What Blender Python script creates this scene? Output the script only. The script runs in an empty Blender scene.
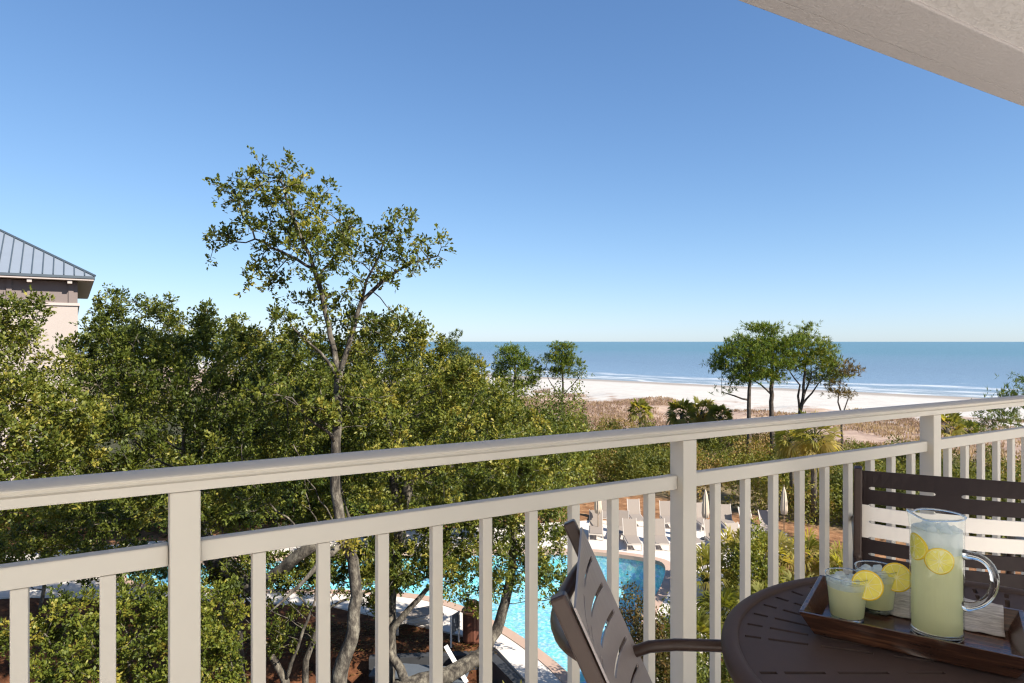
import bpy, bmesh, math, random
import numpy as np
from mathutils import Vector, Matrix
from mathutils.geometry import tessellate_polygon

R = math.radians
sc = bpy.context.scene
COL = sc.collection

# ------------------------------------------------------------------ camera, sky, sun, exposure
F = 668.0                    # focal length in pixels
EYE = 8.4                    # eye height above the pool deck
cam_d = bpy.data.cameras.new('camera')
cam_d.sensor_width = 36.0
cam_d.lens = F / 1024 * 36.0
cam_d.clip_start = 0.05
cam_d.clip_end = 60000
cam = bpy.data.objects.new('camera', cam_d)
cam.location = (0, 0, EYE)
cam.rotation_euler = (R(90), 0, 0)
COL.objects.link(cam)
sc.camera = cam

SUN_EL, SUN_AZ = R(38), R(125)     # azimuth clockwise from +Y
sdir = Vector((math.sin(SUN_AZ)*math.cos(SUN_EL), math.cos(SUN_AZ)*math.cos(SUN_EL), math.sin(SUN_EL)))
world = bpy.data.worlds.new('World')
sc.world = world
world.use_nodes = True
wn = world.node_tree
bg = wn.nodes['Background']
sky = wn.nodes.new('ShaderNodeTexSky')
sky.sky_type = 'NISHITA'
sky.sun_disc = False
sky.sun_elevation = SUN_EL
sky.sun_rotation = SUN_AZ
sky.air_density = 0.7
sky.dust_density = 0.3
sky.ozone_density = 4.5
# soft shoulder so that the horizon haze does not clip: a*x / (1 + b*x)
SKY_A, SKY_B = 1.27, 0.62*0.2016
va = wn.nodes.new('ShaderNodeVectorMath'); va.operation = 'MULTIPLY'; va.inputs[1].default_value = (SKY_A*0.93, SKY_A*0.985, SKY_A*1.07)
vb = wn.nodes.new('ShaderNodeVectorMath'); vb.operation = 'MULTIPLY_ADD'; vb.inputs[1].default_value = (SKY_B,)*3; vb.inputs[2].default_value = (1, 1, 1)
vd = wn.nodes.new('ShaderNodeVectorMath'); vd.operation = 'DIVIDE'
wn.links.new(sky.outputs[0], va.inputs[0])
wn.links.new(sky.outputs[0], vb.inputs[0])
wn.links.new(va.outputs[0], vd.inputs[0])
wn.links.new(vb.outputs[0], vd.inputs[1])
hs = wn.nodes.new('ShaderNodeHueSaturation')
hs.inputs['Saturation'].default_value = 1.06
hs.inputs['Value'].default_value = 1.06
wn.links.new(vd.outputs[0], hs.inputs['Color'])
wn.links.new(hs.outputs[0], bg.inputs[0])
bg.inputs[1].default_value = 0.096
sun_d = bpy.data.lights.new('sun', 'SUN')
sun_d.energy = 4.6
sun_d.angle = R(0.53)
sun_d.color = (1.0, 0.93, 0.82)
sun = bpy.data.objects.new('sun', sun_d)
sun.rotation_euler = sdir.to_track_quat('Z', 'Y').to_euler()
sun.location = (20, -20, 40)
COL.objects.link(sun)
vs = sc.view_settings
vs.view_transform = 'Standard'
vs.look = 'None'
vs.gamma = 1
vs.use_curve_mapping = False
vs.exposure = 1.1
sc.cycles.use_denoising = True
sc.cycles.filter_width = 1.25
sc.cycles.max_bounces = 10
sc.cycles.transparent_max_bounces = 24
sc.cycles.sample_clamp_indirect = 6

# ------------------------------------------------------------------ frames and helpers
TH = R(30.3)
CT, ST = math.cos(TH), math.sin(TH)
ZF = EYE - 1.34              # balcony floor level


def at(px, py, d):
    return Vector(((px-512)/F*d, d, EYE-(py-341.5)/F*d))


def gp(px, py, z=0.0):
    d = (EYE-z)*F/(py-341.5)
    return Vector(((px-512)/F*d, d, z))


def bal(t, n, z=0.0):        # balcony frame: t along the railing, n outward
    return Vector((t*CT-n*ST, t*ST+n*CT, ZF+z))


class MB:
    def __init__(self):
        self.v, self.f = [], []

    def add(self, vs_, fs):
        o = len(self.v)
        self.v += [tuple(p) for p in vs_]
        self.f += [tuple(i+o for i in f) for f in fs]
        return self

    def box(self, c, s, m=None):
        cx, cy, cz = c
        hx, hy, hz = s[0]/2, s[1]/2, s[2]/2
        vs_ = [Vector((x*hx, y*hy, z*hz)) for z in (-1, 1) for y in (-1, 1) for x in (-1, 1)]
        if m is not None:
            vs_ = [m @ p for p in vs_]
        vs_ = [p+Vector(c) for p in vs_]
        return self.add(vs_, [(0, 2, 3, 1), (4, 5, 7, 6), (0, 1, 5, 4), (2, 6, 7, 3), (0, 4, 6, 2), (1, 3, 7, 5)])

    def tube(self, pts, rad, seg=8, cap=True, flat=1.0):
        pts = [Vector(p) for p in pts]
        if not isinstance(rad, (list, tuple)):
            rad = [rad]*len(pts)
        rings = []
        up = None
        n = len(pts)
        for i, p in enumerate(pts):
            d = (pts[min(i+1, n-1)]-pts[max(i-1, 0)])
            if d.length < 1e-9:
                d = Vector((0, 0, 1))
            d.normalize()
            if up is None:
                up = Vector((0, 0, 1)) if abs(d.z) < 0.9 else Vector((1, 0, 0))
            s = d.cross(up)
            if s.length < 1e-6:
                s = d.orthogonal()
            s.normalize()
            up = s.cross(d).normalized()
            rings.append([p+(s*math.cos(a)*rad[i]+up*math.sin(a)*rad[i]*flat) for a in [2*math.pi*k/seg for k in range(seg)]])
        vs_ = [q for r in rings for q in r]
        fs = []
        for i in range(n-1):
            for k in range(seg):
                k2 = (k+1) % seg
                fs.append((i*seg+k, i*seg+k2, (i+1)*seg+k2, (i+1)*seg+k))
        if cap:
            fs.append(tuple(reversed(range(seg))))
            fs.append(tuple((n-1)*seg+k for k in range(seg)))
        return self.add(vs_, fs)

    def lathe(self, prof, seg=32, c=(0, 0, 0), sq=None):
        vs_, fs = [], []
        n = len(prof)
        for k in range(seg):
            a = 2*math.pi*k/seg
            for i, (r, z) in enumerate(prof):
                rr = r*(sq(a, i) if sq else 1)
                vs_.append((c[0]+rr*math.cos(a), c[1]+rr*math.sin(a), c[2]+z))
        for k in range(seg):
            k2 = (k+1) % seg
            for i in range(n-1):
                fs.append((k*n+i, k2*n+i, k2*n+i+1, k*n+i+1))
        return self.add(vs_, fs)

    def poly(self, pts):
        return self.add(pts, [tuple(range(len(pts)))])

    def prism(self, pts, h):
        pts = [Vector(p) for p in pts]
        n = len(pts)
        h = Vector(h)
        self.add(pts+[p+h for p in pts], [tuple(reversed(range(n))), tuple(range(n, 2*n))] + [(i, (i+1) % n, n+(i+1) % n, n+i) for i in range(n)])
        return self

    def build(self, name, m, parent=None, smooth=False, bevel=0, loc=None, bseg=2):
        me = bpy.data.meshes.new(name)
        me.from_pydata(self.v, [], self.f)
        bm = bmesh.new()
        bm.from_mesh(me)
        bmesh.ops.remove_doubles(bm, verts=bm.verts, dist=1e-6)
        bmesh.ops.recalc_face_normals(bm, faces=bm.faces)
        bm.to_mesh(me)
        bm.free()
        if smooth:
            me.polygons.foreach_set('use_smooth', [True]*len(me.polygons))
        me.materials.append(m)
        o = bpy.data.objects.new(name, me)
        COL.objects.link(o)
        if parent is not None:
            o.parent = parent
        if loc is not None:
            o.location = loc
        if bevel:
            b = o.modifiers.new('bevel', 'BEVEL')
            b.width = bevel
            b.segments = bseg
            b.limit_method = 'ANGLE'
            b.angle_limit = R(40)
            if smooth or bevel > .002:
                b.harden_normals = False
        return o


def tag(o, label=None, cat=None, group=None, kind=None):
    if label:
        o['label'] = label
    if cat:
        o['category'] = cat
    if group:
        o['group'] = group
    if kind:
        o['kind'] = kind
    return o


def thing(name, loc, label, cat, group=None, rz=0):
    o = bpy.data.objects.new(name, None)
    o.empty_display_size = 0.1
    COL.objects.link(o)
    o.location = loc
    o.rotation_euler = (0, 0, rz)
    return tag(o, label, cat, group)


def dup(root, loc, rz, label, sc_=1.0):
    r = root.copy()
    COL.objects.link(r)
    r.location = loc
    r.rotation_euler = (0, 0, rz)
    r.scale = (sc_, sc_, sc_)
    r['label'] = label
    for ch in list(root.children):
        c = ch.copy()
        COL.objects.link(c)
        c.parent = r
        for g in ch.children:
            d = g.copy()
            COL.objects.link(d)
            d.parent = c
    return r


def fast_mesh(name, verts, nper, tint, m, parent=None):
    """verts (N*nper,3) -> N separate n-gons with a FACE float attribute"""
    N = len(verts)//nper
    me = bpy.data.meshes.new(name)
    me.vertices.add(len(verts))
    me.vertices.foreach_set('co', np.asarray(verts, dtype=np.float32).ravel())
    me.loops.add(N*nper)
    me.loops.foreach_set('vertex_index', np.arange(N*nper, dtype=np.int32))
    me.polygons.add(N)
    me.polygons.foreach_set('loop_start', np.arange(0, N*nper, nper, dtype=np.int32))
    me.update(calc_edges=True)
    a = me.attributes.new('tint', 'FLOAT', 'FACE')
    a.data.foreach_set('value', np.asarray(tint, dtype=np.float32))
    me.materials.append(m)
    o = bpy.data.objects.new(name, me)
    COL.objects.link(o)
    if parent is not None:
        o.parent = parent
    return o


# ------------------------------------------------------------------ materials
def new_mat(name):
    m = bpy.data.materials.new(name)
    m.use_nodes = True
    return m, m.node_tree.nodes, m.node_tree.links, m.node_tree.nodes['Principled BSDF']


def mixcol(nt, fac, a, b, mode='MIX'):
    n = nt.nodes.new('ShaderNodeMix')
    n.data_type = 'RGBA'
    n.blend_type = mode
    for sock, val in ((n.inputs[0], fac), (n.inputs[6], a), (n.inputs[7], b)):
        if hasattr(val, 'links') or hasattr(val, 'is_linked'):
            nt.links.new(val, sock)
        elif isinstance(val, (int, float)):
            sock.default_value = val
        else:
            sock.default_value = tuple(val)+(1,) if len(val) == 3 else val
    return n.outputs[2]


def noise(nt, scale, detail=4, vec=None, rough=0.55, kind='ShaderNodeTexNoise'):
    n = nt.nodes.new(kind)
    n.inputs['Scale'].default_value = scale
    if 'Detail' in n.inputs:
        n.inputs['Detail'].default_value = detail
    if 'Roughness' in n.inputs and kind == 'ShaderNodeTexNoise':
        n.inputs['Roughness'].default_value = rough
    if vec is not None:
        nt.links.new(vec, n.inputs['Vector'])
    return n


def objvec(nt, sx=1, sy=1, sz=1, src='Object'):
    tc = nt.nodes.new('ShaderNodeTexCoord')
    mp = nt.nodes.new('ShaderNodeMapping')
    mp.inputs['Scale'].default_value = (sx, sy, sz)
    nt.links.new(tc.outputs[src], mp.inputs['Vector'])
    return mp.outputs[0]


def ramp(nt, fac, stops):
    n = nt.nodes.new('ShaderNodeValToRGB')
    e = n.color_ramp.elements
    while len(e) < len(stops):
        e.new(0.5)
    for i, (p, c) in enumerate(stops):
        e[i].position = p
        e[i].color = tuple(c)+(1,) if len(c) == 3 else c
    nt.links.new(fac, n.inputs[0])
    return n.outputs[0]


def rng_map(nt, val, a, b, c=0.0, d=1.0):
    n = nt.nodes.new('ShaderNodeMapRange')
    n.inputs[1].default_value = a
    n.inputs[2].default_value = b
    n.inputs[3].default_value = c
    n.inputs[4].default_value = d
    nt.links.new(val, n.inputs[0])
    return n.outputs[0]


def bump(nt, height, p, strength=0.3, dist=0.01):
    b = nt.nodes.new('ShaderNodeBump')
    b.inputs['Strength'].default_value = strength
    b.inputs['Distance'].default_value = dist
    nt.links.new(height, b.inputs['Height'])
    nt.links.new(b.outputs[0], p.inputs['Normal'])


def simple(name, col, rough=0.5, var=0.08, vscale=6, bstr=0.0, bscale=200, bdist=0.001, metal=0.0, spec=0.5, stretch=(1, 1, 1)):
    m, nd, lk, p = new_mat(name)
    nt = m.node_tree
    v = objvec(nt, *stretch)
    n = noise(nt, vscale, 5, v)
    a = tuple(min(1, c*(1+var)) for c in col)
    b = tuple(c*(1-var) for c in col)
    lk.new(mixcol(nt, n.outputs[0], a, b), p.inputs['Base Color'])
    p.inputs['Roughness'].default_value = rough
    p.inputs['Metallic'].default_value = metal
    p.inputs['Specular IOR Level'].default_value = spec
    if bstr:
        n2 = noise(nt, bscale, 3, v)
        bump(nt, n2.outputs[0], p, bstr, bdist)
    return m


def leaf_mat(name, stops, rough=0.48, trans=0.3, spec=0.3):
    m, nd, lk, p = new_mat(name)
    nt = m.node_tree
    a = nd.new('ShaderNodeAttribute')
    a.attribute_name = 'tint'
    c = ramp(nt, a.outputs['Fac'], stops)
    lk.new(c, p.inputs['Base Color'])
    p.inputs['Roughness'].default_value = rough
    p.inputs['Specular IOR Level'].default_value = spec
    tr = nd.new('ShaderNodeBsdfTranslucent')
    tc = mixcol(nt, 1.0, c, (1.6, 1.5, 0.5), 'MULTIPLY')
    lk.new(tc, tr.inputs[0])
    mx = nd.new('ShaderNodeMixShader')
    mx.inputs[0].default_value = trans
    lk.new(p.outputs[0], mx.inputs[1])
    lk.new(tr.outputs[0], mx.inputs[2])
    lk.new(mx.outputs[0], nd['Material Output'].inputs[0])
    return m


M = {}
M['rail'] = simple('railing_paint', (0.63, 0.577, 0.487), 0.6, 0.045, 2.5, 0.18, 90, 0.0012, spec=0.25)
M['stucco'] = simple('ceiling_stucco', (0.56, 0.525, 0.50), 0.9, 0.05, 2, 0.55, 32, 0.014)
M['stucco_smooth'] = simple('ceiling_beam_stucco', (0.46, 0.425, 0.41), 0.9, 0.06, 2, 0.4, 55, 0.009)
M['bounce_white'] = simple('bounce_white', (0.88, 0.865, 0.84), 0.9, 0.03, 5, 0.3, 60, 0.005)
M['floor'] = simple('balcony_tile', (0.76, 0.74, 0.71), 0.6, 0.05, 8)
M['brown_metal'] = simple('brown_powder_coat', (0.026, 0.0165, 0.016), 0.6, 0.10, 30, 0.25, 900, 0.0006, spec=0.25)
M['table_metal'] = simple('brown_table_coat', (0.078, 0.053, 0.044), 0.55, 0.10, 30, 0.3, 900, 0.0006, spec=0.14)
M['brown_frame'] = simple('brown_frame_metal', (0.048, 0.028, 0.021), 0.30, 0.14, 30, 0.2, 700, 0.0006, spec=0.35)
M['slat_sheen'] = simple('brown_sheet_sheen', (0.26, 0.22, 0.205), 0.36, 0.08, 30, 0.15, 700, 0.0005, spec=0.8)  # brown sheet lightened so its base colour carries the grazing sky reflection
M['cream_slat'] = simple('cream_slat_tone', (0.92, 0.85, 0.76), 0.45, 0.03, 10)
M['bark'] = None


def bark_mat(name, c1, c2, c3, sc_=6):
    m, nd, lk, p = new_mat(name)
    nt = m.node_tree
    v = objvec(nt, 1, 1, 0.45)
    n = noise(nt, sc_, 6, v, 0.65)
    lk.new(ramp(nt, n.outputs[0], [(0.38, c1), (0.52, c2), (0.70, c3)]), p.inputs['Base Color'])
    p.inputs['Roughness'].default_value = 0.95
    n2 = noise(nt, sc_*5, 5, v)
    bump(nt, n2.outputs[0], p, 0.8, 0.03)
    return m


M['bark'] = bark_mat('oak_bark', (0.028, 0.023, 0.018), (0.10, 0.085, 0.066), (0.26, 0.235, 0.18), 9)
M['pine_bark'] = bark_mat('pine_bark', (0.035, 0.027, 0.022), (0.085, 0.066, 0.052), (0.15, 0.115, 0.09))
M['palm_bark'] = bark_mat('palm_bark', (0.06, 0.048, 0.036), (0.12, 0.10, 0.075), (0.2, 0.17, 0.13), 8)
M['oak_leaf'] = leaf_mat('oak_leaves', [(0, (0.024, 0.036, 0.008)), (0.38, (0.082, 0.108, 0.017)), (0.75, (0.190, 0.200, 0.034)), (1, (0.34, 0.29, 0.06))])
M['hedge_leaf'] = leaf_mat('hedge_leaves', [(0, (0.03, 0.045, 0.010)), (0.45, (0.105, 0.135, 0.020)), (0.8, (0.21, 0.215, 0.032)), (1, (0.32, 0.26, 0.045))])
M['pine_leaf'] = leaf_mat('pine_needles', [(0, (0.028, 0.050, 0.012)), (0.45, (0.095, 0.145, 0.022)), (0.8, (0.19, 0.22, 0.032)), (1, (0.30, 0.24, 0.05))], 0.6, 0.25)
M['pine_pale'] = leaf_mat('pale_needles', [(0, (0.04, 0.06, 0.02)), (0.5, (0.09, 0.12, 0.035)), (1, (0.16, 0.17, 0.05))], 0.6, 0.3)
M['pine_leaf'].node_tree.nodes['Principled BSDF'].inputs['Specular IOR Level'].default_value = 0.15
M['pine_brown'] = leaf_mat('browning_needles', [(0, (0.06, 0.05, 0.02)), (0.5, (0.15, 0.11, 0.035)), (1, (0.24, 0.15, 0.05))], 0.6, 0.25)
M['palm_leaf'] = leaf_mat('palm_fronds', [(0, (0.06, 0.08, 0.02)), (0.45, (0.16, 0.175, 0.04)), (0.8, (0.30, 0.28, 0.08)), (1, (0.42, 0.34, 0.13))], 0.55, 0.55, 0.25)
M['scrub'] = leaf_mat('scrub_leaves', [(0, (0.03, 0.045, 0.012)), (0.45, (0.12, 0.135, 0.022)), (0.8, (0.21, 0.19, 0.035)), (1, (0.30, 0.19, 0.08))], 0.6, 0.3)
M['dune_grass'] = leaf_mat('dry_dune_grass', [(0, (0.15, 0.10, 0.085)), (0.5, (0.30, 0.205, 0.165)), (0.85, (0.42, 0.31, 0.21)), (1, (0.34, 0.28, 0.13))], 0.8, 0.3)
M['red_leaf'] = leaf_mat('reddish_leaves', [(0, (0.035, 0.035, 0.012)), (0.5, (0.09, 0.075, 0.02)), (0.85, (0.19, 0.09, 0.035)), (1, (0.26, 0.14, 0.06))], 0.45, 0.3)
M['white_frame'] = simple('beige_lounger_frame', (0.50, 0.45, 0.40), 0.5, 0.03)
M['sling'] = simple('beige_sling', (0.28, 0.235, 0.20), 0.8, 0.06, 20, 0.3, 300, 0.002)
M['canvas'] = simple('cream_canvas', (0.50, 0.42, 0.33), 0.85, 0.08, 10, 0.3, 90, 0.004)
M['pole'] = simple('umbrella_pole', (0.32, 0.23, 0.15), 0.5, 0.1, 20)
M['dark'] = simple('dark_stone', (0.045, 0.047, 0.052), 0.6, 0.3, 2, 0.4, 20, 0.01)
M['slate'] = simple('slate_panel', (0.10, 0.115, 0.135), 0.45, 0.2, 3)
M['terracotta'] = simple('red_brown_slats', (0.13, 0.045, 0.025), 0.6, 0.2, 12)
M['copper'] = simple('copper_dome', (0.42, 0.17, 0.07), 0.32, 0.15, 10, spec=0.6)
M['white_mat'] = simple('white_paint', (0.78, 0.77, 0.75), 0.5, 0.03)
M['coping'] = simple('pink_coping', (0.44, 0.31, 0.24), 0.75, 0.12, 5, 0.3, 60, 0.004)
M['deck'] = simple('pale_concrete_deck', (0.66, 0.60, 0.54), 0.85, 0.06, 1.2, 0.2, 80, 0.003)
M['wall_pink'] = simple('pink_beige_stucco', (0.37, 0.32, 0.29), 0.9, 0.05, 3, 0.3, 30, 0.005)
M['frieze'] = simple('taupe_frieze', (0.17, 0.135, 0.125), 0.7, 0.06, 3)
M['trim'] = simple('pale_taupe_trim', (0.42, 0.36, 0.33), 0.7, 0.05, 3)
M['roof'] = simple('blue_grey_metal_roof', (0.27, 0.31, 0.36), 0.38, 0.06, 2, metal=0.3)
M['roof_seam'] = simple('dark_roof_seam', (0.06, 0.08, 0.10), 0.45, 0.05, 2)

# ground: mulch, scrub soil, dry dune, dune sand, beach, wet sand by distance from the shoreline
QX, QY, QS = 0.686, 0.727, 152.0


def ground_mat():
    m, nd, lk, p = new_mat('ground_cover')
    nt = m.node_tree
    g = nd.new('ShaderNodeNewGeometry')
    dot = nd.new('ShaderNodeVectorMath')
    dot.operation = 'DOT_PRODUCT'
    dot.inputs[1].default_value = (QX, QY, 0)
    lk.new(g.outputs['Position'], dot.inputs[0])
    q = dot.outputs['Value']
    nw = noise(nt, 0.09, 4, g.outputs['Position'])
    w = rng_map(nt, nw.outputs[0], 0.3, 0.7, -9, 9)
    ad = nd.new('ShaderNodeMath')
    ad.operation = 'ADD'
    lk.new(q, ad.inputs[0])
    lk.new(w, ad.inputs[1])
    qn = ad.outputs[0]
    n1 = noise(nt, 2.2, 8, g.outputs['Position'], 0.7)
    n2 = noise(nt, 0.5, 6, g.outputs['Position'], 0.65)
    barkm_shade = ramp(nt, n1.outputs[0], [(0.3, (0.030, 0.013, 0.007)), (0.5, (0.095, 0.036, 0.016)), (0.7, (0.20, 0.085, 0.038))])  # reddish bark mulch, its colour darkened for the shade under the oaks
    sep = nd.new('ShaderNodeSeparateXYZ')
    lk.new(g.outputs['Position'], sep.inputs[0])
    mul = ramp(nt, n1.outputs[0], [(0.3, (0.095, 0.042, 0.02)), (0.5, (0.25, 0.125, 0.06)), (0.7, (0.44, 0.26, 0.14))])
    soil = ramp(nt, n1.outputs[0], [(0.3, (0.10, 0.085, 0.045)), (0.6, (0.24, 0.18, 0.10)), (0.75, (0.34, 0.26, 0.15))])
    dune = ramp(nt, n2.outputs[0], [(0.3, (0.24, 0.165, 0.13)), (0.5, (0.36, 0.26, 0.205)), (0.68, (0.48, 0.37, 0.27))])
    sand = ramp(nt, n2.outputs[0], [(0.3, (0.44, 0.415, 0.38)), (0.7, (0.54, 0.51, 0.47))])
    wet = (0.30, 0.265, 0.235)
    mul = mixcol(nt, rng_map(nt, sep.outputs['Y'], 23.0, 25.0), barkm_shade, mul)
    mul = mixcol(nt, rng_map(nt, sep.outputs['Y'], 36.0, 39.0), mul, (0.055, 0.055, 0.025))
    c = mixcol(nt, rng_map(nt, q, 31.0, 32.5), mul, soil)
    c = mixcol(nt, rng_map(nt, qn, 46, 56), c, dune)
    n3 = noise(nt, 0.35, 6, g.outputs['Position'], 0.7)
    ad2 = nd.new('ShaderNodeMath')
    ad2.operation = 'ADD'
    lk.new(qn, ad2.inputs[0])
    lk.new(rng_map(nt, n3.outputs[0], 0.3, 0.7, -9, 9), ad2.inputs[1])
    c = mixcol(nt, rng_map(nt, ad2.outputs[0], 77, 84), c, sand)
    ad3 = nd.new('ShaderNodeMath')
    ad3.operation = 'ADD'
    lk.new(q, ad3.inputs[0])
    lk.new(rng_map(nt, n2.outputs[0], 0.3, 0.7, -2.5, 2.5), ad3.inputs[1])
    c = mixcol(nt, rng_map(nt, ad3.outputs[0], 132, 140), c, wet)
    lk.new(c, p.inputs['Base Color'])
    p.inputs['Roughness'].default_value = 0.95
    p.inputs['Specular IOR Level'].default_value = 0.2
    bump(nt, n1.outputs[0], p, 0.6, 0.12)
    return m


def sea_mat():
    m, nd, lk, p = new_mat('sea_water')
    nt = m.node_tree
    g = nd.new('ShaderNodeNewGeometry')

    def dotp(v):
        d = nd.new('ShaderNodeVectorMath')
        d.operation = 'DOT_PRODUCT'
        d.inputs[1].default_value = v
        lk.new(g.outputs['Position'], d.inputs[0])
        return d.outputs['Value']
    q = dotp((QX, QY, 0))
    al = dotp((QY, -QX, 0))
    cmb = nd.new('ShaderNodeCombineXYZ')
    lk.new(al, cmb.inputs[0])
    lk.new(q, cmb.inputs[1])

    def mapped(sx, sy):
        mp = nd.new('ShaderNodeMapping')
        mp.inputs['Scale'].default_value = (sx, sy, 1)
        lk.new(cmb.outputs[0], mp.inputs['Vector'])
        return mp.outputs[0]
    warp = noise(nt, 1.0, 4, mapped(0.018, 0.018), 0.6)
    brk = noise(nt, 1.0, 6, mapped(0.05, 0.22), 0.7)

    def add(a, b, op='ADD'):
        n = nd.new('ShaderNodeMath')
        n.operation = op
        for i, v in enumerate((a, b)):
            if isinstance(v, (int, float)):
                n.inputs[i].default_value = v
            else:
                lk.new(v, n.inputs[i])
        return n.outputs[0]
    qw = add(q, rng_map(nt, warp.outputs[0], 0.3, 0.7, -10, 10))
    foam = None
    for c0, wd, thr in ((153.5, 3.0, 0.30), (161.5, 3.4, 0.36), (176.0, 6.5, 0.34), (196.0, 3.6, 0.52)):
        dist = add(add(qw, c0, 'SUBTRACT'), 0.0)
        ab = nd.new('ShaderNodeMath')
        ab.operation = 'ABSOLUTE'
        lk.new(dist, ab.inputs[0])
        band = rng_map(nt, ab.outputs[0], wd*0.35, wd, 1.0, 0.0)
        bk = rng_map(nt, brk.outputs[0], thr+0.04, thr+0.27, 0.0, 1.0)
        f = add(band, bk, 'MULTIPLY')
        foam = f if foam is None else add(foam, f, 'MAXIMUM')
    deep = ramp(nt, rng_map(nt, q, 150, 700), [(0.0, (0.26, 0.30, 0.32)), (0.06, (0.17, 0.25, 0.34)), (0.25, (0.135, 0.205, 0.285)), (1.0, (0.085, 0.185, 0.235))])
    strk = noise(nt, 1.0, 6, mapped(0.012, 0.09), 0.65)
    deep = mixcol(nt, rng_map(nt, strk.outputs[0], 0.35, 0.7, 0.0, 0.35), deep, (0.16, 0.24, 0.31))
    c = mixcol(nt, foam, deep, (0.66, 0.67, 0.67))
    lk.new(c, p.inputs['Base Color'])
    p.inputs['Roughness'].default_value = 0.35
    p.inputs['IOR'].default_value = 1.33
    wv = noise(nt, 1.0, 6, mapped(0.25, 0.8), 0.6)
    bump(nt, wv.outputs[0], p, 0.8, 0.9)
    return m


M['ground'] = ground_mat()
M['sea'] = sea_mat()


def two_sided_fresnel(nt, ior):
    g = nt.nodes.new('ShaderNodeNewGeometry')
    r = rng_map(nt, g.outputs['Backfacing'], 0, 1, ior, 1/ior)
    f = nt.nodes.new('ShaderNodeFresnel')
    nt.links.new(r, f.inputs[0])
    return f


def pool_water_mat():
    m, nd, lk, p = new_mat('pool_water')
    nt = m.node_tree
    nd.remove(p)
    tr = nd.new('ShaderNodeBsdfTransparent')
    tr.inputs[0].default_value = (0.84, 0.96, 0.98, 1)
    gl = nd.new('ShaderNodeBsdfGlossy')
    gl.inputs['Roughness'].default_value = 0.03
    fr = two_sided_fresnel(nt, 1.33)
    g = nd.new('ShaderNodeNewGeometry')
    n = noise(nt, 4.5, 4, g.outputs['Position'])
    b = nd.new('ShaderNodeBump')
    b.inputs['Strength'].default_value = 0.25
    b.inputs['Distance'].default_value = 0.03
    lk.new(n.outputs[0], b.inputs['Height'])
    lk.new(b.outputs[0], gl.inputs['Normal'])
    lk.new(b.outputs[0], fr.inputs['Normal'])
    mx = nd.new('ShaderNodeMixShader')
    lk.new(fr.outputs[0], mx.inputs[0])
    lk.new(tr.outputs[0], mx.inputs[1])
    lk.new(gl.outputs[0], mx.inputs[2])
    lk.new(mx.outputs[0], nd['Material Output'].inputs[0])
    return m


def pool_tile_mat():
    m, nd, lk, p = new_mat('pool_tiles')
    nt = m.node_tree
    g = nd.new('ShaderNodeNewGeometry')
    v = noise(nt, 6.0, 3, g.outputs['Position'], kind='ShaderNodeTexVoronoi')
    n = noise(nt, 9.0, 4, g.outputs['Position'], 0.7)
    c = ramp(nt, n.outputs[0], [(0.33, (0.13, 0.38, 0.46)), (0.5, (0.22, 0.48, 0.56)), (0.64, (0.56, 0.70, 0.73))])
    c = mixcol(nt, 0.35, c, v.outputs['Color'], 'SOFT_LIGHT')
    lk.new(c, p.inputs['Base Color'])
    p.inputs['Roughness'].default_value = 0.6
    return m


M['pool_water'] = pool_water_mat()
M['pool_tile'] = pool_tile_mat()


def glass_thin():
    m, nd, lk, p = new_mat('thin_clear_glass')
    nt = m.node_tree
    nd.remove(p)
    tr = nd.new('ShaderNodeBsdfTransparent')
    tr.inputs[0].default_value = (0.93, 0.96, 0.96, 1)
    gl = nd.new('ShaderNodeBsdfGlossy')
    gl.inputs['Roughness'].default_value = 0.015
    fr = two_sided_fresnel(nt, 1.5)
    mx = nd.new('ShaderNodeMixShader')
    lk.new(fr.outputs[0], mx.inputs[0])
    lk.new(tr.outputs[0], mx.inputs[1])
    lk.new(gl.outputs[0], mx.inputs[2])
    lk.new(mx.outputs[0], nd['Material Output'].inputs[0])
    return m


M['glass'] = glass_thin()
gm, gnd, glk, gpn = new_mat('solid_clear_glass')
gpn.inputs['Transmission Weight'].default_value = 1.0
gpn.inputs['Roughness'].default_value = 0.02
gpn.inputs['IOR'].default_value = 1.48
gpn.inputs['Base Color'].default_value = (0.86, 0.90, 0.91, 1)
M['solid_glass'] = gm


def liquid(name, col, tw, rough=0.15):
    m, nd, lk, p = new_mat(name)
    nt = m.node_tree
    n = noise(nt, 18, 4, objvec(nt, 1, 1, 0.5))
    lk.new(mixcol(nt, n.outputs[0], col, tuple(c*0.93 for c in col)), p.inputs['Base Color'])
    p.inputs['Roughness'].default_value = rough
    tr = nd.new('ShaderNodeBsdfTranslucent')
    tr.inputs[0].default_value = tuple(min(1, c*1.15) for c in col)+(1,)
    mx = nd.new('ShaderNodeMixShader')
    mx.inputs[0].default_value = tw
    lk.new(p.outputs[0], mx.inputs[1])
    lk.new(tr.outputs[0], mx.inputs[2])
    lk.new(mx.outputs[0], nd['Material Output'].inputs[0])
    return m


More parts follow.
